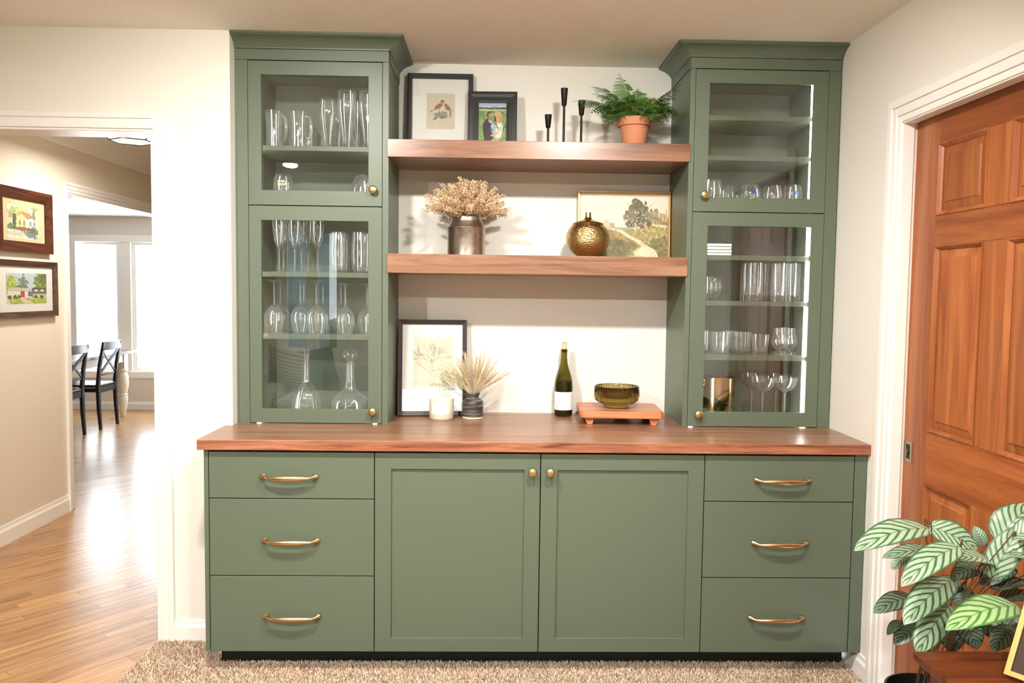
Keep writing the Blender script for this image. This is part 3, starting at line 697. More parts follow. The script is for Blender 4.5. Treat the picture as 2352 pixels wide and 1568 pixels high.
# --- left tower, upper shelf: handled beer mugs and curved beer glasses
ZU = 2.0664
mug_o = catmull([(0.037, 0), (0.036, 0.02), (0.034, 0.07), (0.036, 0.11), (0.040, 0.142)], 4)
def mug(label, x, y, rz, h=1.0):
    t = thing('beer_mug', label, 'mug', (x, y, ZU), (0, 0, rz), group='glass beer mugs in the left cabinet')
    MB().lathe(vessel([(r, z * h) for r, z in mug_o], 0.004, inner_floor=0.014), 28).build('body', M_GLASSW, t, smooth=50, world=False)
    pts = catmull([(0.033, 0, 0.120 * h), (0.050, 0, 0.126 * h), (0.066, 0, 0.108 * h), (0.068, 0, 0.070 * h), (0.058, 0, 0.030 * h), (0.034, 0, 0.018 * h)], 4)
    MB().tube(pts, [(0.0075, 0.0055)] * len(pts), 10).build('handle', M_GLASSW, t, smooth=60, world=False)
mug('glass beer mug at the left end of the upper shelf', xw(630, 300, -.20), -0.20, R(-30), 1.155)
mug('second glass beer mug from the left, handle towards the beer glasses', xw(686, 300, -.19), -0.19, R(-28), 1.155)
mug('smaller glass beer mug half hidden behind the second mug', xw(710, 310, -.085), -0.085, R(-20), 0.83)
pil = catmull([(0.030, 0), (0.029, 0.006), (0.022, 0.020), (0.019, 0.030), (0.022, 0.055), (0.029, 0.100), (0.037, 0.150), (0.038, 0.180), (0.034, 0.222)], 4)
def pils(label, u, y, h=1.0, w=1.0):
    glass('beer_glass', label, 'beer glass', vessel([(r * w, z * h) for r, z in pil], 0.0025, inner_floor=0.032), (xw(u, 300, y), y, ZU), 'curved beer glasses in the left cabinet')
pils('curved tall beer glass just right of the mugs', 753, -0.20, 1.0, 1.0)
pils('tallest curved beer glass standing nearest the cabinet door', 797, -0.22, 1.12, 1.1)
pils('curved beer glass hidden behind the tallest one', 818, -0.12, 1.02)
pils('curved beer glass cut off by the right door frame', 846, -0.22, 1.12, 1.1)
pils('curved beer glass behind, between mugs and tallest glass', 775, -0.10, 0.90)
# --- left tower, floor of the upper part
ZL1 = 1.8650
stl = catmull([(0.022, 0), (0.034, 0.012), (0.042, 0.040), (0.040, 0.075), (0.033, 0.100)], 4)
o = glass('stemless_glass', 'stemless glass with gold lettering under the ceiling light mirror', 'glass', vessel(stl, 0.002), (xw(651, 430, -.20), -0.20, ZL1), 'stemless glasses in the cabinets')
gp = MB()
for k in range(7): a = R(-90 + (k - 3) * 11); gp.box(-0.0022, 0.0022, -0.0003, 0.0003, 0.048 + 0.004 * (k % 2), 0.058)
gp = MB()
for row, zz in enumerate((0.050, 0.063)):
    for k in range(6):
        a = R(-92 + (k - 2.5) * 9); r_ = 0.0432
        x_, y_ = r_ * math.cos(a), r_ * math.sin(a); w_ = 0.0022
        gp.add([(x_ - w_ * math.sin(-a), y_ - w_ * math.cos(a), zz), (x_ + w_ * math.sin(-a), y_ + w_ * math.cos(a), zz), (x_ + w_ * math.sin(-a) * .4, y_ + w_ * math.cos(a) * .4, zz + 0.008), (x_ - w_ * math.sin(-a), y_ - w_ * math.cos(a), zz + 0.008)], [(0, 1, 2, 3)])
gp.build('gold_print', M_GOLDS, o, world=False, label='small gold print')
rnd = catmull([(0.020, 0), (0.036, 0.010), (0.045, 0.035), (0.044, 0.065), (0.030, 0.095)], 4)
glass('stemless_glass', 'round stemless glass beside the upper left brass knob', 'glass', flip(vessel([(0.046, 0.0), (0.047, 0.03), (0.042, 0.066), (0.028, 0.094), (0.012, 0.103)][::1], 0.002), 0.0) if False else [(0.046, 0), (0.0475, 0.035), (0.042, 0.068), (0.028, 0.094), (0.010, 0.103), (0, 0.104), (0, 0.100), (0.010, 0.0995), (0.026, 0.091), (0.0398, 0.066), (0.0455, 0.035), (0.044, 0)], (xw(832, 430, -.22), -0.22, ZL1), 'stemless glasses in the cabinets')
glass('stemless_glass', 'stemless glass behind the round one near the upper left knob', 'glass', vessel(stl, 0.002), (xw(843, 430, -.12), -0.12, ZL1), 'stemless glasses in the cabinets')
# --- left tower, lower part, top shelf: etched flutes and stemless flutes
ZA = 1.5465
flu = catmull([(0.032, 0), (0.030, 0.0022), (0.010, 0.006), (0.0042, 0.014), (0.0036, 0.060), (0.0042, 0.095), (0.010, 0.108), (0.020, 0.135), (0.0265, 0.175), (0.0275, 0.215), (0.0255, 0.245)], 4)
flute_prof = vessel(flu, 0.0016, inner_floor=0.112)
proto = None
def flute(label, u, y):
    global proto
    x = xw(u, 560, y)
    if proto is None:
        t = thing('champagne_flute', label, 'flute', (x, y, ZA), group='etched flutes on the left cabinet shelf')
        MB().lathe(flute_prof, 24).build('glass_body', M_GLASSW, t, smooth=50, world=False)
        e = MB()
        for q in range(5):
            ph = q * 1.3; pts = []
            for k in range(15):
                z = 0.135 + 0.100 * k / 14; r_ = np.interp(z, [p[1] for p in flu], [p[0] for p in flu]) + 0.0003
                a = ph + (0.9 if q % 2 else -0.9) * k / 14 * 2.4; pts.append((r_ * math.cos(a), r_ * math.sin(a), z))
            e.tube(pts, 0.00045, 4)
        e.build('etched_line', M_WHITEP, t, world=False, label='frosted white swirl line')
        proto = t
    else: dup(proto, loc=(x, y, ZA), label=label, rotz=u * 0.1)
flute('etched champagne flute at the left end, nearest the door', 641, -0.21)
flute('etched champagne flute close behind the leftmost one', 651, -0.13)
flute('etched champagne flute third from left, front row', 677, -0.21)
flute('etched champagne flute touching the third one on its right', 692, -0.145)
flute('etched champagne flute behind the middle pair', 708, -0.075)
flute('etched champagne flute standing alone right of the group', 729, -0.20)
sf = catmull([(0.014, 0), (0.026, 0.008), (0.032, 0.040), (0.034, 0.1), (0.029, 0.176)], 4)
def sflute(label, u, y): glass('stemless_flute', label, 'glass', vessel(sf, 0.0022, inner_floor=0.008), (xw(u, 590, y), y, ZA), 'stemless flutes on the left cabinet shelf')
sflute('stemless flute glass in front, left of the pair', 776, -0.21); sflute('stemless flute glass behind the left one of the pair', 788, -0.12)
sflute('stemless flute glass beside the right door frame', 825, -0.21); sflute('stemless flute glass behind, cut by the door frame', 842, -0.12)
# --- middle shelf: wine glasses standing on their rims
ZB = 1.2858
wine = catmull([(0.0295, 0), (0.036, 0.025), (0.0415, 0.055), (0.038, 0.085), (0.020, 0.112), (0.0055, 0.124), (0.0042, 0.140), (0.0038, 0.190), (0.0055, 0.212), (0.018, 0.2225), (0.037, 0.2275)], 5)
def inv_wine(sc=1.0, h=1.0):
    o = [(r * sc, z * h) for r, z in wine]
    ins = [(max(r - 0.0018, 0.0005), z) for r, z in o if z < 0.108 * h]
    return ins[::-1] [:0] + [(0, 0.111 * h)] + ins[::-1] + o + [(0, o[-1][1] + 0.0008)]
wp = {}
def wineg(label, u, y, sc=1.0, h=1.0):
    k = (sc, h); x = xw(u, 720, y)
    if k not in wp: wp[k] = glass('wine_glass', label, 'wine glass', inv_wine(sc, h), (x, y, ZB), 'upturned wine glasses in the left cabinet')
    else: dup(wp[k], loc=(x, y, ZB), label=label)
wineg('upturned wine glass at the left end of the middle shelf', 630, -0.215)
wineg('upturned wine glass behind the leftmost one', 644, -0.11)
wineg('upturned wine glass second from left in the front row', 690, -0.195)
wineg('upturned wine glass behind the second one', 698, -0.10)
wineg('upturned wine glass third from left in the front row', 727, -0.268)
wineg('upturned wine glass behind the third one', 742, -0.12)
wineg('shorter upturned wine glass fourth from left in front', 793, -0.22, 1.0, 0.95)
wineg('shorter upturned wine glass behind the fourth one', 783, -0.12, 1.0, 0.95)
wineg('shorter upturned wine glass cut by the right door frame', 843, -0.20, 1.0, 0.95)
# --- floor: decanters
ZF = CT + 0.0125
def decanter(name, label, u, y, body, stopper, zs, ribs):
    x = xw(u, 880, y); t = thing(name, label, 'decanter', (x, y, ZF))
    rf = (lambda a, h: 1 + 0.035 * math.cos(14 * a)) if ribs else None
    MB().lathe(vessel(catmull(body, 5), 0.004, inner_floor=0.012), 56, rfun=(lambda a, h: 1 + (0.03 * math.cos(14 * a) if h < 0.13 else 0)) if ribs else None).build('body', M_GLASSW, t, smooth=50, world=False)
    MB().lathe(catmull(stopper, 4), 24).build('stopper', M_GLASSW, t, smooth=50, world=False); return t
decanter('decanter', 'ribbed dome decanter with slim flared stopper, the left one', 704, -0.20,
    [(0.056, 0), (0.063, 0.01), (0.062, 0.045), (0.052, 0.090), (0.031, 0.128), (0.017, 0.150), (0.014, 0.175), (0.014, 0.210), (0.024, 0.226)],
    [(0, 0.205), (0.009, 0.206), (0.012, 0.228), (0.009, 0.243), (0.016, 0.274), (0.017, 0.286), (0, 0.288)], 0.2, True)
decanter('decanter', 'broad ship decanter with round ball stopper, the right one', 804, -0.20,
    [(0.072, 0), (0.080, 0.006), (0.079, 0.060), (0.062, 0.085), (0.036, 0.108), (0.022, 0.140), (0.019, 0.180), (0.020, 0.222), (0.034, 0.232)],
    [(0, 0.208), (0.012, 0.210), (0.015, 0.229), (0.018, 0.242), (0.034, 0.256), (0.034, 0.272), (0.022, 0.287), (0, 0.289)], 0.2, False)

# --- right tower, upper part floor: stemless tasting glasses
tst = catmull([(0.024, 0), (0.034, 0.008), (0.0425, 0.035), (0.0415, 0.060), (0.035, 0.090)], 4)
def stemless(label, u, y, dotc=None, k=1.0):
    o = glass('stemless_glass', label, 'glass', vessel([(r * k, z * k * 0.95) for r, z in tst], 0.002), (min(xw(u, 445, y), 2.404 - 0.0435), y, ZL1), 'stemless glasses in the cabinets')
    if dotc:
        d = MB()
        for dx, dz, rr_ in ((0, 0.052, 0.0075), (0.009, 0.047, 0.004), (-0.008, 0.057, 0.003)):
            d.add([(dx + rr_ * math.cos(a), -math.sqrt(0.0432 ** 2 - (dx + rr_ * math.cos(a)) ** 2) - 0.0002, dz + rr_ * math.sin(a)) for a in [2 * math.pi * q / 10 for q in range(10)]], [tuple(range(10))])
        d.build('printed_mark', dotc, o, world=False, label='small blue printed mark')
M_BLUE = mat('blue_print', srgb(64, 84, 170), 0.5)
stemless('tall tumbler cut by the left frame of the upper right door', 1634, -0.265, None, 1.12)
stemless('stemless glass second from left, faint blue print low down', 1668, -0.165)
stemless('stemless glass with a blue emblem in the middle of the row', 1724, -0.21, M_BLUE)
stemless('plain stemless glass between the two blue-marked glasses', 1774, -0.21, None, 0.97)
stemless('stemless glass with a blue emblem beside the light strip', 1823, -0.21, M_BLUE)
stemless('stemless glass behind the second one in the upper right cabinet', 1694, -0.07)
# --- coasters
ZQ = 1.6412
for k in range(4):
    o = bx('coaster', -0.052, 0.052, -0.052, 0.052, 0, 0.0108, M_WHITEP, None, 0.0015, label=['lowest white square coaster of the stack', 'second white square coaster from the bottom', 'third white square coaster from the bottom', 'topmost white square coaster of the stack'][k], cat='coaster', group='white coasters stacked in the right cabinet')
    o.location = (xw(1645, 570, -.22) + 0.0012 * (k % 2), -0.22, ZQ + k * 0.0132 + 0.0004)
# --- tall highball glasses and two snifters
ZH = 1.4478
hb = [(0.0325, 0), (0.0340, 0.003), (0.0340, 0.080), (0.0345, 0.167)]
hbp = None
def highball(label, u, y):
    global hbp
    loc = (min(xw(u, 650, y), 2.404 - 0.0355), y, ZH)
    if hbp is None: hbp = glass('highball_glass', label, 'highball glass', vessel(hb, 0.0022, inner_floor=0.026), loc, 'highball glasses in the right cabinet', rfun=lambda a, h: 1 + 0.010 * math.cos(12 * a))
    else: dup(hbp, loc=loc, label=label)
highball('leftmost highball glass of the tall row', 1718, -0.17)
highball('second highball glass from the left, nearer the door', 1733, -0.235)
highball('highball glass in the gap behind the second one', 1757, -0.10)
highball('middle highball glass in the front of the row', 1789, -0.235)
highball('highball glass close behind the middle one', 1777, -0.135)
highball('highball glass at the right end beside the light strip', 1836, -0.225)
highball('highball glass behind the rightmost one', 1826, -0.125)
sn = catmull([(0.018, 0), (0.017, 0.002), (0.010, 0.006), (0.022, 0.020), (0.033, 0.050), (0.031, 0.080), (0.025, 0.105)], 4)
glass('snifter', 'small snifter glass cut off by the left door frame', 'snifter', vessel(sn, 0.002, inner_floor=0.010), (xw(1622, 660, -.22), -0.22, ZH), 'snifter glasses in the right cabinet')
glass('snifter', 'small snifter glass fully visible left of the highballs', 'snifter', vessel(sn, 0.002, inner_floor=0.010), (xw(1642, 660, -.17), -0.17, ZH), 'snifter glasses in the right cabinet')
# --- rocks glasses and nosing glasses
ZR = 1.2160
rk = [(0.0360, 0), (0.0385, 0.003), (0.0400, 0.045), (0.0415, 0.095)]
flr = lambda a, h: 1 + 0.014 * math.cos(16 * a)
def rocks(label, u, y, k=1.0, rf=flr):
    return glass('rocks_glass', label, 'rocks glass', vessel([(r * k, z * k) for r, z in rk], 0.0026, inner_floor=0.012), (xw(u, 790, y), y, ZR), 'rocks glasses in the right cabinet', rfun=rf, n=48)
rocks('fluted rocks glass cut off by the left door frame', 1622, -0.14)
o = rocks('rocks glass with a frosted round emblem, front left', 1655, -0.23)
e = MB()
def curved_line(e, pts, r_, w):
    P = [(r_ * math.sin(a), -r_ * math.cos(a), z) for a, z in pts]
    e.tube(P, w, 4)
curved_line(e, [(0.24 * math.cos(q * 0.524), 0.048 + 0.0125 * math.sin(q * 0.524)) for q in range(13)], 0.0413, 0.0006)
curved_line(e, [(0.12 * math.cos(q * 0.524), 0.048 + 0.006 * math.sin(q * 0.524)) for q in range(13)], 0.0413, 0.0006)
curved_line(e, [(0, 0.030), (0, 0.070)], 0.0413, 0.0006); curved_line(e, [(-0.3, 0.034), (0.3, 0.034)], 0.0408, 0.0006)
e.build('etched_emblem', M_WHITEP, o, world=False, label='white etched emblem')
rocks('fluted rocks glass just right of the emblem glass', 1703, -0.20)
rocks('rocks glass in the back behind the emblem glass', 1680, -0.11)
rocks('narrow tapered rocks glass alone in the middle', 1746, -0.23, 0.92, lambda a, h: (0.88 + h * 1.6) * (1 + 0.012 * math.cos(10 * a)))
gl = catmull([(0.027, 0), (0.025, 0.008), (0.013, 0.016), (0.020, 0.026), (0.032, 0.048), (0.031, 0.066), (0.024, 0.090), (0.0225, 0.115)], 4)
def nosing(label, u, y): glass('nosing_glass', label, 'whisky glass', vessel(gl, 0.0022, inner_floor=0.020), (min(xw(u, 790, y), 2.404 - 0.033), y, ZR), 'tulip whisky glasses in the right cabinet')
nosing('tulip whisky glass on the left of the three', 1789, -0.22); nosing('tulip whisky glass behind, between the other two', 1808, -0.13); nosing('tulip whisky glass at the right beside the light strip', 1828, -0.21)
# --- floor: brass bucket and coupes
t = thing('ice_bucket', 'polished brass ice bucket at the bottom of the right cabinet', 'ice bucket', (xw(1650, 910, -.22), -0.22, ZF))
x_ = xw(1650, 910, -.22)
MB().lathe([(0, 0), (0.066, 0), (0.069, 0.004), (0.0695, 0.184), (0.0710, 0.187), (0.0690, 0.190), (0.0655, 0.187), (0.0655, 0.006), (0, 0.006)], 48).build('body', M_GOLDB, t, smooth=40, world=False)
MB().tube([(-0.071, 0, 0.150), (-0.078, 0, 0.150), (-0.080, 0, 0.160), (-0.078, 0, 0.170), (-0.071, 0, 0.170)], 0.003, 8).build('ear_handle', M_GOLDB, t, smooth=60, world=False)
cp = catmull([(0.033, 0), (0.030, 0.0022), (0.010, 0.005), (0.0042, 0.012), (0.0036, 0.060), (0.0045, 0.118), (0.014, 0.126), (0.036, 0.142), (0.0485, 0.166), (0.053, 0.190)], 4)
cpp = None
def coupe(label, u, y):
    global cpp
    loc = (min(xw(u, 900, y), 2.404 - 0.055), y, ZF)
    if cpp is None: cpp = glass('coupe_glass', label, 'coupe glass', vessel(cp, 0.0016, inner_floor=0.128), loc, 'coupe glasses in the right cabinet')
    else: dup(cpp, loc=loc, label=label)
coupe('coupe glass in front, left of the front pair', 1752, -0.23); coupe('coupe glass in front, beside the light strip', 1816, -0.23)
coupe('coupe glass behind at the left', 1727, -0.11); coupe('coupe glass behind, between the front pair', 1790, -0.12)
# ---------------------------------------------------------------- flat prints, painted into colour attributes
class Art:
    def __init__(s, w, h, bg, seed=1):
        s.w, s.h = w, h; s.im = np.ones((h, w, 3)) * np.array(bg) / 255.0; s.r = np.random.RandomState(seed)
        yy, xx = np.mgrid[0:h, 0:w]; s.X = (xx + 0.5) / w; s.Y = 1 - (yy + 0.5) / h; s.asp = h / w
        s.nz = [s._noise(k) for k in (4, 9, 20, 45)]
    def _noise(s, k):
        g = s.r.rand(int(k * s.asp) + 3, k + 3); fy = s.Y * (g.shape[0] - 2); fx = s.X * (g.shape[1] - 2)
        iy, ix = fy.astype(int), fx.astype(int); ty, tx = fy - iy, fx - ix; ty = ty * ty * (3 - 2 * ty); tx = tx * tx * (3 - 2 * tx)
        return (g[iy, ix] * (1 - tx) + g[iy, ix + 1] * tx) * (1 - ty) + (g[iy + 1, ix] * (1 - tx) + g[iy + 1, ix + 1] * tx) * ty
    def put(s, mask, col, a=1.0, var=0.0, k=2):
        c = np.array(col) / 255.0; m = (np.clip(mask, 0, 1) * a)[..., None]
        cc = c * (1 + var * (s.nz[k][..., None] - 0.5) * 2); s.im = s.im * (1 - m) + np.clip(cc, 0, 1) * m; return s
    def soft(s, d, e=0.01): return np.clip(0.5 - d / e, 0, 1)
    def ell(s, cx, cy_, rx, ry, col, rot=0, rough=0, a=1.0, var=0, e=0.08, k=2):
        c_, s_ = math.cos(rot), math.sin(rot); dx, dy = s.X - cx, (s.Y - cy_) * s.asp
        u, v = dx * c_ + dy * s_, -dx * s_ + dy * c_
        d = np.sqrt((u / rx) ** 2 + (v / ry) ** 2) - 1 + rough * (s.nz[k] - 0.5) * 2
        return s.put(s.soft(d, e), col, a, var, k)
    def poly(s, pts, col, a=1.0, var=0, k=2):
        ins = np.zeros_like(s.X, bool); n = len(pts)
        for i in range(n):
            (x0, y0), (x1, y1) = pts[i], pts[(i + 1) % n]
            c = ((y0 > s.Y) != (y1 > s.Y)) & (s.X < (x1 - x0) * (s.Y - y0) / ((y1 - y0) or 1e-9) + x0); ins ^= c
        return s.put(ins.astype(float), col, a, var, k)
    def line(s, pts, w, col, a=1.0):
        m = np.zeros_like(s.X)
        for (x0, y0), (x1, y1) in zip(pts, pts[1:]):
            ax, ay = x0, y0 * s.asp; bx_, by = x1, y1 * s.asp; L2 = (bx_ - ax) ** 2 + (by - ay) ** 2 + 1e-12
            t = np.clip(((s.X - ax) * (bx_ - ax) + (s.Y * s.asp - ay) * (by - ay)) / L2, 0, 1)
            d = np.hypot(s.X - ax - t * (bx_ - ax), s.Y * s.asp - ay - t * (by - ay)); m = np.maximum(m, np.clip(1.2 - d / w, 0, 1))
        return s.put(m, col, a)
    def band(s, y0, y1, col, rough=0.0, a=1.0, var=0, k=1, e=0.02):
        n = (s.nz[k] - 0.5) * 2 * rough; return s.put(np.clip((s.Y - y0 - n) / e + .5, 0, 1) * np.clip((y1 + n - s.Y) / e + .5, 0, 1), col, a, var, k)
    def mesh(s, name, w, h, parent, y, x0, z0, material):
        """grid in the XZ plane facing -Y with one colour per point"""
        H, Wd = s.h, s.w; xs = x0 + w * np.arange(Wd) / (Wd - 1); zs = z0 + h * (1 - np.arange(H) / (H - 1))
        V = np.zeros((H, Wd, 3)); V[..., 0] = xs[None]; V[..., 1] = y; V[..., 2] = zs[:, None]
        i = (np.arange(H - 1)[:, None] * Wd + np.arange(Wd - 1)[None]).ravel(); F = np.stack([i, i + Wd, i + Wd + 1, i + 1], 1)
        me = bpy.data.meshes.new(name); me.vertices.add(H * Wd); me.vertices.foreach_set('co', V.astype(np.float32).ravel())
        me.loops.add(F.size); me.loops.foreach_set('vertex_index', F.astype(np.int32).ravel()); me.polygons.add(len(F)); me.polygons.foreach_set('loop_start', np.arange(0, F.size, 4, dtype=np.int32)); me.update(calc_edges=True)
        ca_ = me.color_attributes.new('paint', 'FLOAT_COLOR', 'POINT'); im = np.clip(s.im, 0, 1); lin = np.where(im <= 0.04045, im / 12.92, ((im + 0.055) / 1.055) ** 2.4)
        ca_.data.foreach_set('color', np.concatenate([lin, np.ones((H, Wd, 1))], 2).astype(np.float32).ravel())
        me.materials.append(material); o = bpy.data.objects.new(name, me); COL.objects.link(o); o.parent = parent; return o
def print_mat(name, rough):
    m = mat(name, (1, 1, 1), rough); a = N(m, 'ShaderNodeVertexColor', layer_name='paint'); L(m, a.outputs[0], BS(m).inputs['Base Color']); return m
M_PRINT = print_mat('printed_paper', 0.7); M_PHOTO = print_mat('glossy_photo_print', 0.3); M_CANVAS = print_mat('painted_canvas', 0.45)

# -- the pictures
a1 = Art(96, 124, (216, 204, 182), 3); a1.put(a1.nz[1], (224, 212, 192), .5)
a1.ell(.52, .40, .20, .10, (150, 158, 138), 0.1, .35, .95, .1, k=1); a1.ell(.60, .34, .12, .06, (124, 116, 104), .1, .4, .8, k=2)
for k_ in range(16): a1.line([(.5 + .02 * (k_ % 3), .41), (.5 + .27 * math.cos(k_ * .4 - .2), .41 + .10 * math.sin(k_ * .4 - .2))], .008, (134, 146, 126), .8)
a1.poly([(.42, .37), (.36, .28), (.22, .25), (.30, .33)], (104, 124, 98)); a1.poly([(.24, .41), (.17, .32), (.21, .37)], (130, 86, 70))
a1.line([(.46, .52), (.44, .40), (.42, .36)], .012, (112, 96, 76)); a1.line([(.44, .45), (.58, .49), (.72, .47)], .008, (120, 104, 82))
a1.poly([(.36, .60), (.15, .50), (.10, .44), (.22, .52), (.40, .58)], (92, 58, 56))
a1.ell(.43, .64, .17, .075, (150, 88, 76), .62, .05, 1, .12); a1.ell(.42, .62, .13, .05, (186, 104, 70), .6, .05, .9, .1); a1.ell(.55, .77, .062, .058, (142, 96, 84), 0, .03); a1.ell(.56, .72, .05, .05, (190, 170, 100), 0, .1, .8)
a1.poly([(.60, .79), (.66, .775), (.60, .765)], (70, 50, 46)); a1.line([(.40, .58), (.38, .54)], .01, (110, 70, 60)); a1.line([(.47, .58), (.46, .53)], .01, (110, 70, 60))
a1.ell(.74, .60, .12, .075, (164, 98, 88), -.75, .05, 1, .12); a1.ell(.68, .68, .05, .045, (160, 80, 72), 0, .05); a1.poly([(.64, .69), (.61, .695), (.65, .70)], (80, 50, 46))
a1.poly([(.80, .54), (.87, .50), (.86, .40), (.82, .38), (.82, .47)], (130, 74, 72)); a1.poly([(.83, .40), (.87, .33), (.84, .36), (.80, .33), (.82, .40)], (70, 48, 50)); a1.line([(.85, .52), (.93, .53)], .008, (90, 56, 56))
for k_ in range(8): a1.line([(.38 + .03 * k_, .185 + .006 * (k_ % 2)), (.395 + .03 * k_, .193 - .004 * (k_ % 3))], .006, (120, 112, 100), .8)
for k_ in range(5): a1.line([(.44 + .03 * k_, .155), (.455 + .03 * k_, .158)], .005, (140, 132, 118), .7)

a2 = Art(90, 114, (110, 150, 86), 5); a2.put((a2.nz[3] > .52).astype(float), (190, 208, 160), .55); a2.put((a2.nz[3] < .36).astype(float), (52, 88, 44), .7); a2.put((a2.nz[2] > .6).astype(float), (146, 176, 116), .4)
a2.band(.86, 1.02, (130, 168, 206)); a2.band(.93, 1.02, (170, 196, 222), .02); a2.band(.885, .915, (226, 232, 238), .01)
a2.band(.835, .875, (50, 60, 44), .025, k=3); a2.poly([(.42, .84), (.46, .895), (.72, .895), (.74, .84)], (74, 62, 60)); a2.poly([(.42, .865), (.46, .90), (.72, .90), (.75, .865)], (150, 146, 148)); a2.band(.80, .835, (200, 212, 176), .012)
for k_ in range(9): a2.ell(.80 + .026 * k_, .86, .018, .03, (34, 48, 36), 0, .2)
a2.poly([(.22, .02), (.17, .25), (.15, .42), (.20, .52), (.30, .60), (.42, .58), (.50, .50), (.56, .30), (.52, .12), (.50, .0), (.22, .0)], (44, 42, 60), 1, .1)
a2.poly([(.34, .60), (.45, .57), (.56, .44), (.66, .30), (.60, .22), (.46, .25), (.42, .36), (.47, .46), (.36, .52)], (184, 196, 220), 1, .3, 3); a2.poly([(.44, .40), (.52, .30), (.48, .24), (.42, .30)], (70, 84, 120), .8)
a2.poly([(.60, .50), (.70, .58), (.82, .50), (.87, .40), (.82, .14), (.74, .08), (.58, .10), (.62, .28)], (238, 236, 226), 1, .06)
a2.ell(.41, .68, .115, .115, (66, 46, 32), 0, .06); a2.ell(.44, .68, .088, .085, (196, 166, 116), .2, .15, 1, .25); a2.ell(.40, .59, .06, .05, (170, 128, 98))
a2.ell(.69, .66, .125, .15, (226, 196, 148), .1, .05, 1, .2, k=3); a2.poly([(.58, .62), (.72, .48), (.82, .50), (.84, .64), (.78, .72)], (222, 178, 118), 1, .3, 3); a2.poly([(.58, .70), (.56, .55), (.66, .48), (.62, .64)], (70, 50, 34)); a2.line([(.66, .74), (.72, .56), (.78, .49)], .016, (196, 126, 60)); a2.line([(.62, .50), (.66, .40), (.70, .34)], .02, (30, 28, 30))
a2.poly([(.42, .16), (.52, .22), (.70, .26), (.76, .32), (.72, .24), (.54, .14)], (222, 180, 146)); a2.ell(.52, .04, .07, .035, (232, 226, 214), 0, .3, k=3); a2.ell(.68, .03, .08, .035, (236, 230, 218), 0, .3, k=3)
for k_ in range(3): a2.line([(.72, .36 - .035 * k_), (.80, .37 - .035 * k_)], .008, (130, 124, 120), .7)

a3 = Art(190, 130, (226, 216, 196), 11); a3.put(a3.nz[0], (212, 198, 176), .5); a3.band(.55, 1.1, (228, 218, 198), 0, .3)
a3.band(.40, .47, (148, 146, 110), .02, .9, .1); a3.poly([(.30, .44), (.36, .52), (.44, .44)], (186, 160, 128)); a3.poly([(.335, .44), (.345, .54), (.39, .54), (.41, .44)], (170, 146, 130)); a3.ell(.31, .49, .045, .05, (206, 174, 132), 0, .4, .9, .1); a3.poly([(.36, .42), (.36, .455), (.40, .455), (.40, .42)], (226, 214, 194))
a3.ell(.86, .52, .20, .12, (196, 170, 120), .1, .25, .9, .15, k=3); a3.ell(.90, .57, .14, .05, (150, 128, 84), -.1, .5, .8, .2, k=3); a3.ell(.88, .49, .10, .02, (232, 218, 190), -.05, .4, .9, k=3)
a3.band(-.1, .42, (166, 152, 96), .02, 1, .2); a3.ell(.85, .30, .30, .14, (150, 138, 80), -.15, .2, .9, .25, k=3); a3.ell(.80, .37, .22, .06, (176, 158, 98), -.1, .3, .9, .2, k=3)
a3.ell(.40, .27, .22, .10, (152, 128, 76), -.05, .15, .9, .2, k=3); a3.ell(.42, .19, .24, .06, (112, 106, 66), -.1, .2, .8, .2); a3.ell(.40, .06, .30, .10, (128, 122, 76), 0, .2, .9, .2, k=3); a3.ell(.9, .12, .16, .14, (122, 114, 70), 0, .25, .9, .2, k=3)
a3.poly([(.40, .43), (.47, .44), (.56, .36), (.70, .27), (.74, .22), (.86, .12), (.90, 0), (.60, 0), (.66, .12), (.70, .18), (.64, .25), (.52, .34)], (222, 202, 166), .95, .12, 3); a3.ell(.72, .08, .10, .05, (232, 214, 180), 0, .5, .8, k=3); a3.ell(.62, .02, .10, .02, (206, 182, 138), 0, .5, .8, k=3)
a3.ell(.655, .70, .135, .115, (110, 102, 72), .2, .35, 1, .2, k=3); a3.ell(.64, .82, .075, .055, (100, 94, 66), 0, .4, 1, .2, k=3); a3.ell(.60, .63, .10, .08, (120, 110, 78), 0, .45, .95, .2, k=3); a3.ell(.73, .65, .09, .09, (96, 88, 62), 0, .4, .95, .2, k=3); a3.ell(.82, .66, .075, .07, (148, 138, 100), 0, .5, .9, .2, k=3)
a3.ell(.66, .52, .13, .045, (104, 92, 66), 0, .6, .9, .2, k=3)
rs = random.Random(2)
for _ in range(34): a3.ell(rs.uniform(.55, .76), rs.uniform(.5, .72), .006, .006, (222, 212, 188), 0, 0, .8)
a3.line([(.63, .43), (.632, .53)], .010, (220, 206, 176)); a3.line([(.97, .40), (.985, .60), (.97, .75)], .006, (146, 104, 74), .8); a3.line([(.98, .55), (.94, .66)], .004, (146, 104, 74), .7); a3.line([(.52, .50), (.50, .64)], .005, (160, 140, 100), .7)

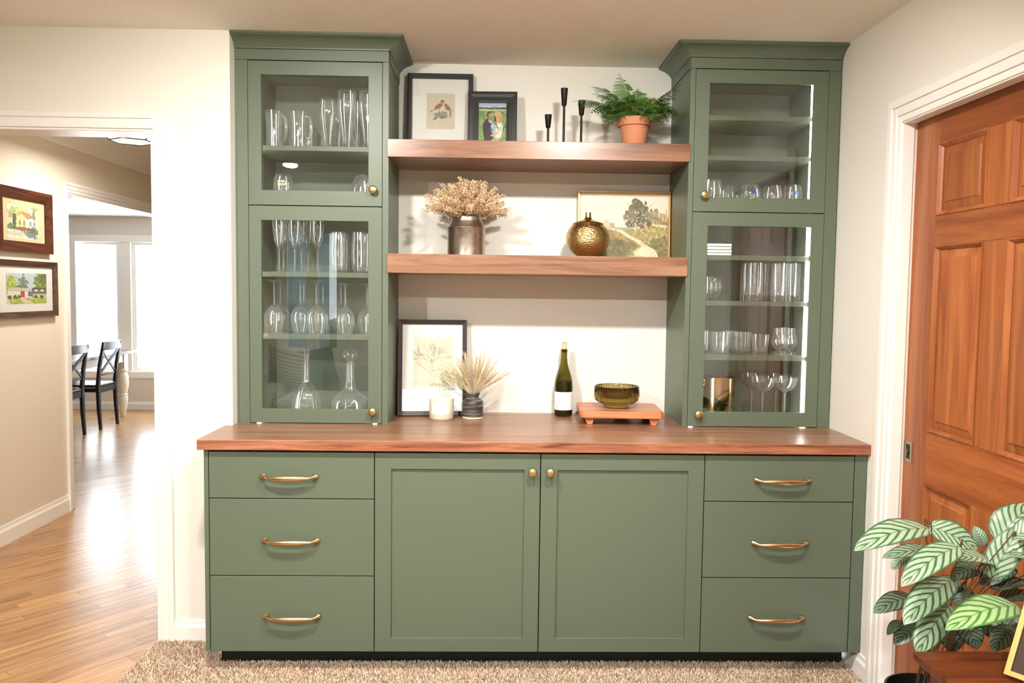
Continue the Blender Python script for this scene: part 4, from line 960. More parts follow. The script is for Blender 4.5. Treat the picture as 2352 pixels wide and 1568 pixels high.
a4 = Art(110, 134, (236, 228, 208), 21); a4.put(a4.nz[1], (226, 216, 190), .55); a4.ell(.5, .62, .42, .34, (222, 214, 190), 0, .3, .5, .1, k=3)
rt = random.Random(8)
def branch(x, y, a, ln, w, d):
    x2, y2 = x + ln * math.cos(a), y + ln * math.sin(a) / a4.asp; xm, ym = (x + x2) / 2 + rt.uniform(-.01, .01), (y + y2) / 2 + rt.uniform(-.01, .01)
    a4.line([(x, y), (xm, ym), (x2, y2)], w, (132, 124, 104), .75)
    if d > 0 and .03 < x2 < .97:
        for _ in range(2 if d < 4 else 3): branch(x2, y2, a + rt.uniform(-.8, .8), ln * rt.uniform(.66, .9), w * .8, d - 1)
for a_, l_ in ((1.57, .13), (1.1, .15), (2.1, .15), (.55, .16), (2.7, .16)): branch(.46, .50, a_, l_, .007, 4)
branch(.44, .30, 2.7, .14, .006, 3); branch(.48, .32, .3, .14, .006, 3)
a4.line([(.40, .10), (.43, .20), (.44, .35), (.45, .55)], .006, (132, 124, 104), .8); a4.line([(.55, .12), (.50, .22), (.49, .36), (.475, .55)], .006, (140, 130, 110), .7)
a4.ell(.82, .20, .14, .16, (170, 160, 126), 0, .5, .55, .2, k=3); a4.ell(.30, .08, .3, .04, (206, 198, 176), 0, .5, .5, k=3); a4.ell(.7, .05, .25, .04, (160, 152, 128), 0, .6, .4, k=3)

a5 = Art(100, 84, (236, 230, 206), 31); a5.ell(.22, .78, .20, .16, (170, 190, 110), 0, .4, .8, .1); a5.ell(.55, .84, .22, .10, (196, 200, 120), 0, .4, .7); a5.poly([(.78, .62), (.82, .86), (.86, .98), (.93, .98), (.9, .8), (.92, .62)], (142, 138, 104)); a5.ell(.88, .96, .12, .07, (150, 166, 106), 0, .5, .8, k=3)
a5.poly([(.03, .40), (.03, .62), (.32, .66), (.32, .36)], (214, 204, 168)); a5.poly([(.02, .60), (.10, .76), (.32, .70), (.30, .60)], (196, 158, 140)); a5.poly([(.28, .34), (.30, .68), (.45, .80), (.64, .64), (.64, .32)], (232, 218, 150)); a5.poly([(.30, .66), (.45, .84), (.70, .80), (.90, .60), (.64, .60), (.46, .76)], (192, 142, 128))
a5.poly([(.62, .32), (.62, .60), (.78, .70), (.94, .58), (.94, .32)], (238, 234, 222)); a5.poly([(.60, .58), (.78, .74), (.97, .56), (.78, .66)], (150, 140, 130))
for x_ in (.36, .50, .70, .84): a5.poly([(x_, .40), (x_, .56), (x_ + .07, .56), (x_ + .07, .40)], (130, 136, 130), .8)
a5.ell(.22, .52, .055, .22, (74, 104, 82), 0, .3, 1, .2, k=3); a5.ell(.10, .34, .14, .07, (110, 140, 88), 0, .4, 1, .2, k=3); a5.ell(.5, .30, .34, .05, (150, 84, 64), 0, .4, .9, .2, k=3); a5.ell(.85, .26, .18, .10, (88, 112, 76), 0, .4, .9, .2, k=3); a5.ell(.72, .14, .26, .08, (96, 104, 112), -.3, .5, .8, .2, k=3); a5.ell(.3, .14, .3, .07, (186, 180, 166), 0, .5, .6, k=3)
a6 = Art(120, 64, (196, 212, 224), 41); a6.put(a6.nz[0], (224, 230, 232), .6); a6.ell(.12, .60, .16, .17, (176, 190, 92), 0, .35, 1, .2, k=3); a6.ell(.40, .64, .11, .14, (120, 138, 128), 0, .45, .9, .2, k=3); a6.ell(.88, .68, .20, .22, (136, 152, 84), 0, .35, 1, .2, k=3); a6.ell(.93, .82, .12, .12, (108, 124, 76), 0, .4, .9, .2, k=3)
a6.band(-.1, .28, (224, 216, 190), .01); a6.poly([(.02, .40), (.08, .54), (.66, .50), (.66, .38)], (206, 198, 186)); a6.poly([(.03, .22), (.03, .42), (.66, .40), (.66, .22)], (236, 226, 206)); a6.poly([(.62, .20), (.62, .50), (.98, .50), (.98, .22)], (128, 118, 108)); a6.poly([(.60, .48), (.64, .53), (.99, .52), (.99, .48)], (96, 86, 80)); a6.poly([(.64, .20), (.64, .33), (.98, .33), (.98, .20)], (206, 194, 168))
a6.poly([(.33, .22), (.33, .42), (.43, .42), (.43, .22)], (198, 84, 92)); a6.poly([(.52, .25), (.52, .40), (.63, .40), (.63, .25)], (110, 124, 160))
for x_ in (.68, .84): a6.poly([(x_, .41), (x_, .47), (x_ + .08, .47), (x_ + .08, .41)], (234, 228, 216))
for x_, r_ in ((.08, .06), (.20, .06), (.30, .04), (.72, .045), (.87, .045)): a6.ell(x_, .22, r_, .035, (92, 112, 62), 0, .3, 1, .2, k=3)
a6.poly([(.06, .14), (.30, .20), (.98, .18), (.98, .02), (.10, .0)], (176, 190, 92), 1, .15); a6.poly([(.30, .20), (.42, .20), (.66, .02), (.44, .0)], (230, 214, 196), .9)

# ---------------------------------------------------------------- picture frames
def frame_thing(name, label, cat, loc, rot, w, h, bw, dep, mt, profile='flat', rail_label=None):
    t = thing(name, label, cat, loc, rot); m = MB()
    if profile == 'flat': rect_ring(m, -w / 2, w / 2, 0, h, bw, -dep, 0)
    elif profile == 'slope': rect_ring(m, -w / 2, w / 2, 0, h, bw, -dep, 0, inner_y=-dep * 0.62)
    else:                                                    # stepped, ogee-like
        rect_ring(m, -w / 2, w / 2, 0, h, bw * 0.22, -dep, 0)
        k = bw * 0.2; rect_ring(m, -w / 2 + k, w / 2 - k, k, h - k, bw * 0.38, -dep * 0.86, 0, inner_y=-dep * 0.70)
        k = bw * 0.50; rect_ring(m, -w / 2 + k, w / 2 - k, k, h - k, bw * 0.22, -dep * 0.84, 0)
        k = bw * 0.70; rect_ring(m, -w / 2 + k, w / 2 - k, k, h - k, bw * 0.30, -dep * 0.62, 0, inner_y=-dep * 0.42)
    m.build('frame', mt, t, 0.0008 if profile == 'flat' else 0.0, world=False)
    return t
def fill(t, w, h, bw, dep, matm, art, ax0, az0, aw, ah, pm, glaz=True, recess=0.35):
    y = -dep * recess
    MB().box(-w / 2 + bw * 0.9, w / 2 - bw * 0.9, y + 0.0015, y + 0.004, bw * 0.9, h - bw * 0.9).build('mat_board' if matm else 'backing', matm or M_MATB, t, world=False)
    art.mesh('print', aw, ah, t, y + 0.0008, ax0, az0, pm)
    if glaz: MB().box(-w / 2 + bw * 0.95, w / 2 - bw * 0.95, y - 0.004, y - 0.0025, bw * 0.95, h - bw * 0.95).build('glazing', M_PANE, t, world=False)
# birds
w, h = 0.2945, 0.352
t = frame_thing('framed_print', 'black framed print of two red birds, left on the upper shelf', 'picture', (0.8150, -0.036, 2.0945), (R(-3.2), 0, 0), w, h, 0.0205, 0.024, M_BLACK)
fill(t, w, h, 0.0205, 0.024, M_MATB, a1, -0.062, 0.107, 0.1275, 0.160, M_PRINT)
w, h = 0.219, 0.268
t = frame_thing('framed_photo', 'wide black moulded frame with photo of two people embracing', 'picture', (1.0500, -0.082, 2.0945), (R(-6), 0, R(-2)), w, h, 0.0475, 0.022, M_BLACKB, 'step')
fill(t, w, h, 0.046, 0.022, None, a2, -0.0625, 0.0455, 0.125, 0.1765, M_PHOTO, recess=0.25)
w, h = 0.4220, 0.309
t = frame_thing('framed_painting', 'thin gold framed landscape painting with tree and path', 'painting', (1.6530, -0.035, 1.6275), (R(-3), 0, 0), w, h, 0.0085, 0.026, M_GOLDF)
a3.mesh('canvas', w - 0.015, h - 0.015, t, -0.016, -w / 2 + 0.0075, 0.0075, M_CANVAS)
MB().box(-w / 2 + 0.007, w / 2 - 0.007, -0.015, -0.004, 0.007, h - 0.007).build('canvas_back', M_MATB, t, world=False)
w, h = 0.3100, 0.432
t = frame_thing('framed_print', 'dark framed sketch of a bare tree leaning on the worktop', 'picture', (0.7930, -0.110, 0.9145), (R(-9), 0, R(4)), w, h, 0.0195, 0.020, M_BRONZE, 'slope')
fill(t, w, h, 0.0195, 0.020, M_MATB, a4, -0.087, 0.128, 0.182, 0.224, M_PRINT)
sg = MB()
for k in range(9): sg.box(0.046 + 0.0062 * k, 0.0505 + 0.0062 * k, -0.0072, -0.0066, 0.115 + 0.0016 * (k % 3), 0.1162 + 0.0022 * ((k * 2) % 3))
sg.box(0.032, 0.0330, -0.0072, -0.0066, 0.110, 0.1185); sg.build('signature', mat('pencil_grey', srgb(140, 134, 128), 0.8), t, world=False)
# hall pictures on the wall facing +X
t = frame_thing('framed_watercolour', 'upper brown framed watercolour of a porch house in the hall', 'picture', (XH + 0.001, (0.825 + 1.378) / 2, 1.670), (0, 0, R(90)), 0.553, 0.367, 0.062, 0.028, M_FRAMEB, 'slope')
fill(t, 0.553, 0.367, 0.062, 0.028, M_MATT, a5, 0.94 - 1.1015, 0.080, 0.306, 0.190, M_PRINT)
t = frame_thing('framed_watercolour', 'lower brown framed watercolour of a long ranch house in the hall', 'picture', (XH + 0.001, (0.800 + 1.424) / 2, 1.288), (0, 0, R(90)), 0.624, 0.334, 0.034, 0.026, M_FRAMEB2, 'slope')
fill(t, 0.624, 0.334, 0.034, 0.026, M_MATB, a6, 0.915 - 1.112, 0.080, 0.409, 0.180, M_PRINT)

# ---------------------------------------------------------------- things on the shelves and worktop
Z1, Z2, Z3 = 2.0942, 1.6272, 0.9142
def candle_holder(label, u, zc0, zc1):
    x = xw(u, 290, -.20); t = thing('candle_holder', label, 'candle holder', (x, -0.20, Z1), group='black iron candle holders')
    h0, h1 = zc0 - Z1, zc1 - Z1
    MB().lathe([(0, 0), (0.034, 0), (0.035, 0.002), (0.033, 0.005), (0.008, 0.0065), (0, 0.007)], 36).build('base', M_BLKMET, t, smooth=40, world=False)
    MB().lathe([(0.0052, 0.005), (0.0052, 0.016), (0.0066, 0.017), (0.0066, 0.021), (0.0052, 0.022), (0.0052, h0)], 14).build('rod', M_BLKMET, t, smooth=40, world=False)
    MB().lathe([(0, h0 - 0.002), (0.0075, h0 - 0.001), (0.0105, h0 + 0.004), (0.0155, h1 - 0.002), (0.0158, h1), (0.0118, h1), (0.0110, h1 - 0.02), (0, h1 - 0.021)], 24).build('cup', M_BLKMET, t, smooth=40, world=False)
candle_holder('shortest black iron candle holder, on the left', 1259, 2.182, 2.238)
candle_holder('tallest black iron candle holder, in the middle', 1295, 2.277, 2.351)
candle_holder('medium black iron candle holder, next to the fern', 1335, 2.238, 2.301)

# fern in terracotta
fx, fy = 1.664, -0.20
t = thing('potted_fern', 'green fern in a terracotta pot on the upper shelf', 'potted plant', (fx, fy, Z1))
MB().lathe([(0, 0.0), (0.046, 0.0), (0.047, 0.002), (0.0615, 0.098), (0.0700, 0.0985), (0.0710, 0.101), (0.0725, 0.130), (0.0710, 0.1325), (0.0650, 0.1325), (0.0640, 0.118), (0.05, 0.105), (0, 0.105)], 48).build('pot', M_TERRA, t, smooth=35, world=False)
MB().lathe([(0, 0.118), (0.04, 0.116), (0.0638, 0.112)], 28).build('soil', M_SOIL, t, world=False)
def frond(az, el, ln, droop, w, rs):
    m = MB(); m2 = MB(); n = 19; P = Vector((0.012 * math.cos(az), 0.012 * math.sin(az), 0.115)); pts = [P.copy()]; e = el
    for k in range(n):
        e2 = e - droop * (k / n) ** 1.2; d = Vector((math.cos(az) * math.cos(e2), math.sin(az) * math.cos(e2), math.sin(e2))); P = P + d * (ln / n); pts.append(P.copy())
    m.tube(pts, [0.0012 * (1 - 0.8 * k / n) + 0.0003 for k in range(n + 1)], 5)
    for k in range(4, n + 1):
        t_ = (k - 4) / (n - 4); L_ = w * math.sin(math.pi * min(1, 0.16 + 0.84 * t_) ** 0.85) * (1.0) + 0.004
        d = (pts[k] - pts[k - 1]).normalized(); side = d.cross(Vector((0, 0, 1))).normalized(); up = side.cross(d)
        for sg_ in (-1, 1):
            ax_ = (side * sg_ * 0.92 + d * 0.42 + up * rs.uniform(-.60, .05)).normalized(); o = pts[k] - d * (0.5 * ln / n) * (sg_ > 0)
            b = ax_.cross(up).normalized(); npn = 6
            for j in range(npn):
                q = (j + 0.3) / npn; c = o + ax_ * (L_ * q) - up * (L_ * q * q * 0.25); hw = L_ * 0.30 * (1 - q * 0.72) + 0.0008
                for s2 in (-1, 1):
                    tip = c + b * s2 * hw * 1.25 + ax_ * (L_ / npn) * 1.05 - up * hw * 0.3
                    m.add([c, c + ax_ * (L_ / npn * 0.9), tip], [(0, 1, 2)])
    return m
rs = random.Random(12)
FR = [(a_, b_, c_, d_, e_ * 1.55) for a_, b_, c_, d_, e_ in [(R(196), R(38), .30, 1.0, .040), (R(150), R(62), .25, 1.0, .034), (R(115), R(78), .30, .55, .032), (R(175), R(72), .26, 1.3, .040), (R(215), R(50), .22, 1.5, .040), (R(-24), R(52), .245, .55, .034), (R(-8), R(42), .22, 1.3, .042), (R(-40), R(45), .22, 1.5, .040), (R(-70), R(58), .20, 1.5, .036), (R(-110), R(60), .19, 1.4, .038), (R(240), R(52), .21, 1.5, .040), (R(60), R(70), .22, .9, .032), (R(5), R(65), .22, 1.3, .038), (R(185), R(58), .20, 1.9, .036), (R(-25), R(62), .20, 1.7, .036), (R(130), R(50), .18, 1.2, .034), (R(205), R(28), .17, 1.1, .032), (R(-55), R(30), .16, 1.2, .034), (R(-95), R(80), .17, 1.3, .032), (R(90), R(66), .2, 1.2, .03)]]
for az, el, ln, dr, w_ in FR:
    if math.sin(az) > 0.35: ln = min(ln, 0.27)
    frond(az, el, ln, dr, w_, rs).build('frond', M_FERN, t, world=False)

# milk can and heather
mx, my = 0.943, -0.195
can = MB().lathe([(0, 0), (0.080, 0), (0.0825, 0.003), (0.0820, 0.008), (0.0822, 0.118), (0.0832, 0.120), (0.0832, 0.1225), (0.0820, 0.124), (0.0680, 0.150), (0.0665, 0.156), (0.0668, 0.1675), (0.0640, 0.1685), (0.0630, 0.156), (0.0630, 0.150), (0.075, 0.124), (0.078, 0.118), (0.078, 0.004), (0, 0.004)], 56).build('milk_can', M_STEEL, None, smooth=35, label='old steel milk can holding the dried heather', cat='vase'); can.location = (mx, my, Z2)
t = thing('heather_bouquet', 'bunch of dried tan heather standing in the steel milk can', 'dried flowers', (mx, my, Z2 + 0.02))
def sprig(az, el, ln, m, ms):
    rs_ = random.Random(int(az * 1000 + el * 77)); n = 14
    P = Vector((0.03 * math.cos(az) * rs_.random(), 0.03 * math.sin(az) * rs_.random(), 0.02)); P2 = Vector((0.045 * math.cos(az) * math.cos(el), 0.045 * math.sin(az) * math.cos(el), 0.155)); pts = [P, P2]
    d = Vector((math.cos(az) * math.cos(el), math.sin(az) * math.cos(el), math.sin(el)))
    for k in range(n): d2 = (d + Vector((0, 0, -0.25 * k / n)) + Vector([rs_.uniform(-.06, .06) for _ in range(3)])).normalized(); pts.append(pts[-1] + d2 * ln / n)
    ms.tube(pts, 0.0011, 4)
    for k in range(3, n + 2):
        for j in range(12):
            a = rs_.uniform(0, 6.28); r_ = rs_.uniform(0.003, 0.016) * (1.15 - 0.6 * k / n); c = pts[min(k, n + 1)] + d * rs_.uniform(-.5, .5) * ln / n
            s1 = d.cross(Vector((0, 0, 1))); s1 = s1.normalized() if s1.length > 0.01 else Vector((1, 0, 0)); s2 = s1.cross(d)
            o = c + (s1 * math.cos(a) + s2 * math.sin(a)) * r_; ax_ = ((s1 * math.cos(a) + s2 * math.sin(a)) * .8 + d * .7).normalized(); b = ax_.cross(d).normalized() * 0.0026; e2 = ax_.cross(b).normalized() * 0.0026
            m.add([o - ax_ * .001, o + b + ax_ * .002, o + e2 + ax_ * .002, o - b + ax_ * .002, o - e2 + ax_ * .002, o + ax_ * 0.0068], [(0, 1, 2), (0, 2, 3), (0, 3, 4), (0, 4, 1), (5, 2, 1), (5, 3, 2), (5, 4, 3), (5, 1, 4)])
rs = random.Random(4)
for k in range(64):
    az = 2.39996 * k; el = R(88 - 78 * ((k + .5) / 64) ** 0.8); ln = rs.uniform(0.135, 0.165)
    if el < R(35): ln *= 0.94
    m, ms = MB(), MB(); sprig(az, el, ln, m, ms)
    ms_n = len(ms.v); m.add(ms.v, ms.f); m.build('heather_sprig', M_HEATH, t, world=False)

# gold lidded jar
gx, gy = 1.4755, -0.165
t = thing('gold_jar', 'round hammered gold jar with knobbed lid before the landscape painting', 'jar', (gx, gy, Z2))
pr = [(0, 0), (0.040, 0)] + [(0.0965 * math.sin(math.acos(max(-1, min(1, 1 - 2 * q)))), 0.0 + 0.170 * q) for q in [0.07, .11, .16, .22, .3, .38, .46, .54, .62, .70, .77, .83, .865]] + [(0.060, 0.1485), (0.05, 0.146)]
MB().lathe(pr, 72).build('body', M_GOLD, t, smooth=40, world=False)
MB().lathe([(0.0, 0.146), (0.066, 0.1475), (0.0685, 0.1495), (0.0670, 0.1520), (0.052, 0.158), (0.034, 0.163), (0.020, 0.168), (0.0145, 0.176), (0.0130, 0.186), (0.0135, 0.196), (0.0125, 0.1995), (0.0, 0.2010)], 48).build('lid', M_GOLDS, t, smooth=40, world=False)

# candle jar
t = thing('candle_jar', 'pale cream candle jar with blank white label on the worktop', 'candle', (0.8400, -0.190, Z3))
MB().lathe([(0, 0), (0.050, 0), (0.0535, 0.004), (0.0545, 0.05), (0.0550, 0.0885), (0.0535, 0.0895), (0.0520, 0.0885), (0.0515, 0.060), (0, 0.060)], 56).build('jar', M_CANDLE, t, smooth=40, world=False)
MB().lathe([(0, 0.0605), (0.0512, 0.0605)], 40).build('wax', M_WAX, t, world=False)
lb = MB()
for k in range(12):
    a0, a1_ = R(-93 - 42 + 7 * k), R(-93 - 42 + 7 * (k + 1)); r_ = 0.0551
    lb.add([(r_ * math.cos(a0), r_ * math.sin(a0), 0.026), (r_ * math.cos(a1_), r_ * math.sin(a1_), 0.026), (r_ * math.cos(a1_), r_ * math.sin(a1_), 0.067), (r_ * math.cos(a0), r_ * math.sin(a0), 0.067)], [(0, 1, 2, 3)])
lb.build('label', M_PAPER, t, world=False, label='blank white label')

# charcoal vase and dried wheat
vx, vy = 0.9775, -0.178
vs_ = MB().lathe([(0, 0.010), (0.0455, 0.010), (0.0462, 0.060), (0.0455, 0.074), (0.038, 0.084), (0.027, 0.091), (0.0245, 0.097), (0.0320, 0.1105), (0.0312, 0.1125), (0.0285, 0.111), (0.0215, 0.098), (0.0215, 0.09), (0.030, 0.08), (0.030, 0.02), (0, 0.02)], 48)
t = thing('bud_vase', 'small charcoal ribbed stoneware vase with raw rim at its foot', 'vase', (vx, vy, Z3))
vs_.build('body', M_CERAM, t, smooth=35, world=False)
MB().lathe([(0, 0), (0.043, 0), (0.0455, 0.003), (0.0455, 0.0105), (0, 0.0105)], 48).build('foot_band', M_RAW, t, smooth=35, world=False, label='unglazed cream foot band')
t = thing('wheat_bouquet', 'bunch of dried straw-coloured wheat stalks in the charcoal vase', 'dried flowers', (vx, vy, Z3 + 0.022))
rs = random.Random(9)
for k in range(120):
    m = MB(); az = rs.uniform(0, 6.283); tilt = rs.uniform(0.02, 1.0) ** 0.65 * R(54); ln = rs.uniform(0.13, 0.205) * (0.95 if tilt > R(35) else 1.0)
    sidex = math.cos(az); yk = 0.55 if math.sin(az) > 0 else 0.9
    d = Vector((math.sin(tilt) * math.cos(az), math.sin(tilt) * math.sin(az) * yk, math.cos(tilt))).normalized()
    P = Vector((0.008 * math.cos(az), 0.008 * math.sin(az), 0.0)); P1_ = Vector((0.013 * math.cos(az), 0.013 * math.sin(az), 0.086)); pts = [P, P1_]
    n = 7
    for j in range(n): d2 = (d + Vector((d.x * .12, d.y * .1, -0.09)) * j / n * 1.5).normalized(); pts.append(pts[-1] + d2 * ln / n)
    m.tube(pts, [0.0007] * len(pts), 3)
    for j in range(26):
        q = 0.42 + 0.58 * j / 25; f_ = q * n; i0 = min(int(f_), n - 1); c = pts[1 + i0].lerp(pts[2 + i0], f_ - i0) if i0 + 2 < len(pts) else pts[-1]
        dd = (pts[min(i0 + 2, len(pts) - 1)] - pts[i0 + 1]).normalized(); sd = dd.cross(Vector((math.cos(j * 2.4), math.sin(j * 2.4), 0.3))).normalized(); ax_ = (dd + sd * 0.38).normalized(); b = ax_.cross(sd).normalized() * 0.00085
        L_ = 0.012 if j < 24 else 0.020
        m.add([c - b, c + b, c + ax_ * L_ * .5 + b * 1.2, c + ax_ * L_, c + ax_ * L_ * .5 - b * 1.2], [(0, 1, 2, 3, 4)])
    m.build('wheat_stalk', M_STRAW, t, world=False)

# wine bottle
bx_, by_ = 1.3880, -0.078
t = thing('wine_bottle', 'dark green wine bottle with white label and pushed-in cork', 'bottle', (bx_, by_, Z3))
bp = [(0, 0.004), (0.030, 0.0), (0.0385, 0.002), (0.0412, 0.008), (0.0415, 0.020), (0.0415, 0.118)] + catmull([(0.0412, 0.135), (0.0385, 0.165), (0.029, 0.200), (0.0185, 0.232), (0.0150, 0.262), (0.0142, 0.285)], 4) + [(0.0142, 0.292), (0.0162, 0.2935), (0.0162, 0.3000), (0.0145, 0.3015), (0.0145, 0.3040), (0.0100, 0.3045), (0.0095, 0.29), (0, 0.289)]
MB().lathe(bp, 48).build('glass_body', M_BOTTLE, t, smooth=40, world=False)
MB().lathe([(0, 0.006), (0.037, 0.006), (0.0395, 0.012), (0.0397, 0.118)] + [(r - 0.0015, z) for r, z in catmull([(0.0412, 0.135), (0.0385, 0.157)], 3)] + [(0, 0.158)], 32).build('wine', M_WINE, t, smooth=40, world=False)
MB().lathe([(0, 0.290), (0.0092, 0.290), (0.0102, 0.305), (0.0108, 0.333), (0.0100, 0.3345)], 20).build('cork', M_CORK, t, smooth=40, world=False)
MB().lathe([(0, 0.3352), (0.0104, 0.3350), (0.0106, 0.3335)], 20).build('cork_stain', M_CORKT, t, world=False)
lb = MB(); r_ = 0.0419
for k in range(16):
    a0, a1_ = R(-170 + 10 * k), R(-170 + 10 * (k + 1))
    lb.add([(r_ * math.cos(a0), r_ * math.sin(a0), 0.030), (r_ * math.cos(a1_), r_ * math.sin(a1_), 0.030), (r_ * math.cos(a1_), r_ * math.sin(a1_), 0.112), (r_ * math.cos(a0), r_ * math.sin(a0), 0.112)], [(0, 1, 2, 3)])
lbl = lb.build('label', M_PAPER, t, world=False, label='white paper label')
ink = MB(); r2 = 0.0421
def mark(m, deg, z, w, h): a0 = R(-92 + deg); m.add([(r2 * math.cos(a0), r2 * math.sin(a0), z), (r2 * math.cos(a0 + w), r2 * math.sin(a0 + w), z), (r2 * math.cos(a0 + w), r2 * math.sin(a0 + w), z + h), (r2 * math.cos(a0), r2 * math.sin(a0), z + h)], [(0, 1, 2, 3)])
for k in range(7): mark(ink, -20 + 7 * k, 0.0545 + 0.001 * (k % 2), 0.07, 0.0018 + 0.0012 * (k % 3))
for k in range(9): mark(ink, -8 + 4 * k, 0.046, 0.04, 0.0010)
for k in range(5): mark(ink, -16 + 5 * k, 0.084, 0.04, 0.0010)
ink.build('label_print', mat('faint_grey_ink', srgb(206, 202, 196), 0.7), lbl, world=False, label='faint grey lettering')
em = MB(); mark(em, -52, 0.044, 0.11, 0.0065); em.build('label_emblem', mat('red_emblem_ink', srgb(186, 70, 80), 0.6), lbl, world=False, label='small red emblem')

# wooden riser and ribbed bowl
t = thing('wooden_riser', 'reddish footed wooden serving board under the olive bowl', 'serving board', (1.622, -0.198, Z3), (0, 0, R(-2.5)))
def rrect(w, d, r, n=5):
    P = []
    for cx_, cy_, a0 in ((w / 2 - r, d / 2 - r, 0), (-w / 2 + r, d / 2 - r, 90), (-w / 2 + r, -d / 2 + r, 180), (w / 2 - r, -d / 2 + r, 270)):
        for k in range(n + 1): a = R(a0 + 90 * k / n); P.append((cx_ + r * math.cos(a), cy_ + r * math.sin(a)))
    return P
MB().prism(rrect(0.356, 0.284, 0.024), 0.0285, 0.0590).build('board', M_BOARD, t, 0.0035, world=False, seg=3)
for sx in (-1, 1):
    for sy in (-1, 1):
        cx_, cy_ = sx * 0.138, sy * 0.112; w0, w1, d_ = 0.0215, 0.0135, 0.016
        MB().add([(cx_ - (w1 if sx > 0 else w1 * .6), cy_ - d_, 0), (cx_ + (w1 if sx < 0 else w1 * .6), cy_ - d_, 0), (cx_ + (w1 if sx < 0 else w1 * .6), cy_ + d_, 0), (cx_ - (w1 if sx > 0 else w1 * .6), cy_ + d_, 0), (cx_ - w0, cy_ - d_, 0.0285), (cx_ + w0, cy_ - d_, 0.0285), (cx_ + w0, cy_ + d_, 0.0285), (cx_ - w0, cy_ + d_, 0.0285)],
                 [(0, 3, 2, 1), (4, 5, 6, 7), (0, 1, 5, 4), (1, 2, 6, 5), (2, 3, 7, 6), (3, 0, 4, 7)]).build('leg', M_BOARD, t, 0.0015, world=False)
bowl_o = [(0.0, 0.0), (0.050, 0.0), (0.0535, 0.002), (0.0535, 0.010), (0.058, 0.014), (0.080, 0.021), (0.0925, 0.034), (0.0965, 0.052), (0.0975, 0.0925), (0.0960, 0.0945), (0.0930, 0.0935), (0.0920, 0.0925), (0.0900, 0.0295), (0.085, 0.029), (0.072, 0.027), (0.0, 0.024)]
ob = MB().lathe(bowl_o, 240, rfun=lambda a, h: 1 + (0.034 * abs(math.cos(20 * a)) if 0.03 < h < 0.092 else 0)).build('ribbed_bowl', M_AMBER, None, smooth=50, label='smoked olive ribbed glass bowl on the wooden board', cat='bowl')
ob.location = (1.612, -0.200, Z3 + 0.0592)
# ---------------------------------------------------------------- pocket door (door_1): stiles, rails, raised panels
XD = 2.549; DT = 0.035
door = thing('door_1', 'stained brown six-panel pocket door in the right wall', 'door', (XD, -1.34, 0.01), kind='structure')
yL, yR, zb, zt = -0.8735, -1.7985, 0.012, 2.0855
cols = [(-1.018, -1.2885), (-1.4045, -1.675)]; rows = [(0.235, 0.835), (1.017, 1.6465), (1.749, 1.9870)]
bx('stile', XD, XD + DT, yL, cols[0][0], zb, zt, M_DOORV, door, 0.0015); bx('stile', XD, XD + DT, cols[1][1], yR, zb, zt, M_DOORV, door, 0.0015)
for za, zb_ in rows: bx('mullion', XD, XD + DT, cols[0][1] + 0.0002, cols[1][0] - 0.0002, za + 0.0002, zb_ - 0.0002, M_DOORV, door, 0.0015)
for za, zb_ in ((zb, rows[0][0]), (rows[0][1], rows[1][0]), (rows[1][1], rows[2][0]), (rows[2][1], zt)): bx('rail', XD, XD + DT, cols[0][0] - 0.0002, cols[1][1] + 0.0002, za, zb_, M_DOORH, door, 0.0015)
for ya, yb in cols:
    for za, zb_ in rows:
        m = MB()                                             # sticking (sloped moulding) round the opening
        def ring(r0, x0, r1, x1):
            O = [(x0, ya - r0, za + r0), (x0, yb + r0, za + r0), (x0, yb + r0, zb_ - r0), (x0, ya - r0, zb_ - r0)]; I = [(x1, ya - r1, za + r1), (x1, yb + r1, za + r1), (x1, yb + r1, zb_ - r1), (x1, ya - r1, zb_ - r1)]
            m.add(O + I, [(k, (k + 1) % 4, 4 + (k + 1) % 4, 4 + k) for k in range(4)])
        ring(0, XD - 0.003, 0.004, XD - 0.003); ring(0.004, XD - 0.003, 0.009, XD + 0.004); ring(0.009, XD + 0.004, 0.014, XD + 0.010); ring(0, XD - 0.003, 0, XD + 0.004)
        m.build('panel_moulding', M_DOORV, door)
        p = MB(); r0, r1, r2 = 0.012, 0.040, 0.043
        A = lambda r, x: [(x, ya - r, za + r), (x, yb + r, za + r), (x, yb + r, zb_ - r), (x, ya - r, zb_ - r)]
        vs = A(r0, XD + 0.0125) + A(r1, XD + 0.006) + A(r2, XD + 0.0025) + A(r0, XD + 0.025)
        fs = [(k, (k + 1) % 4, 4 + (k + 1) % 4, 4 + k) for k in range(4)] + [(4 + k, 4 + (k + 1) % 4, 8 + (k + 1) % 4, 8 + k) for k in range(4)] + [(8, 9, 10, 11), (15, 14, 13, 12)] + [((k + 1) % 4, k, 12 + k, 12 + (k + 1) % 4) for k in range(4)]
        p.add(vs, fs).build('raised_panel', M_DOORV, door)
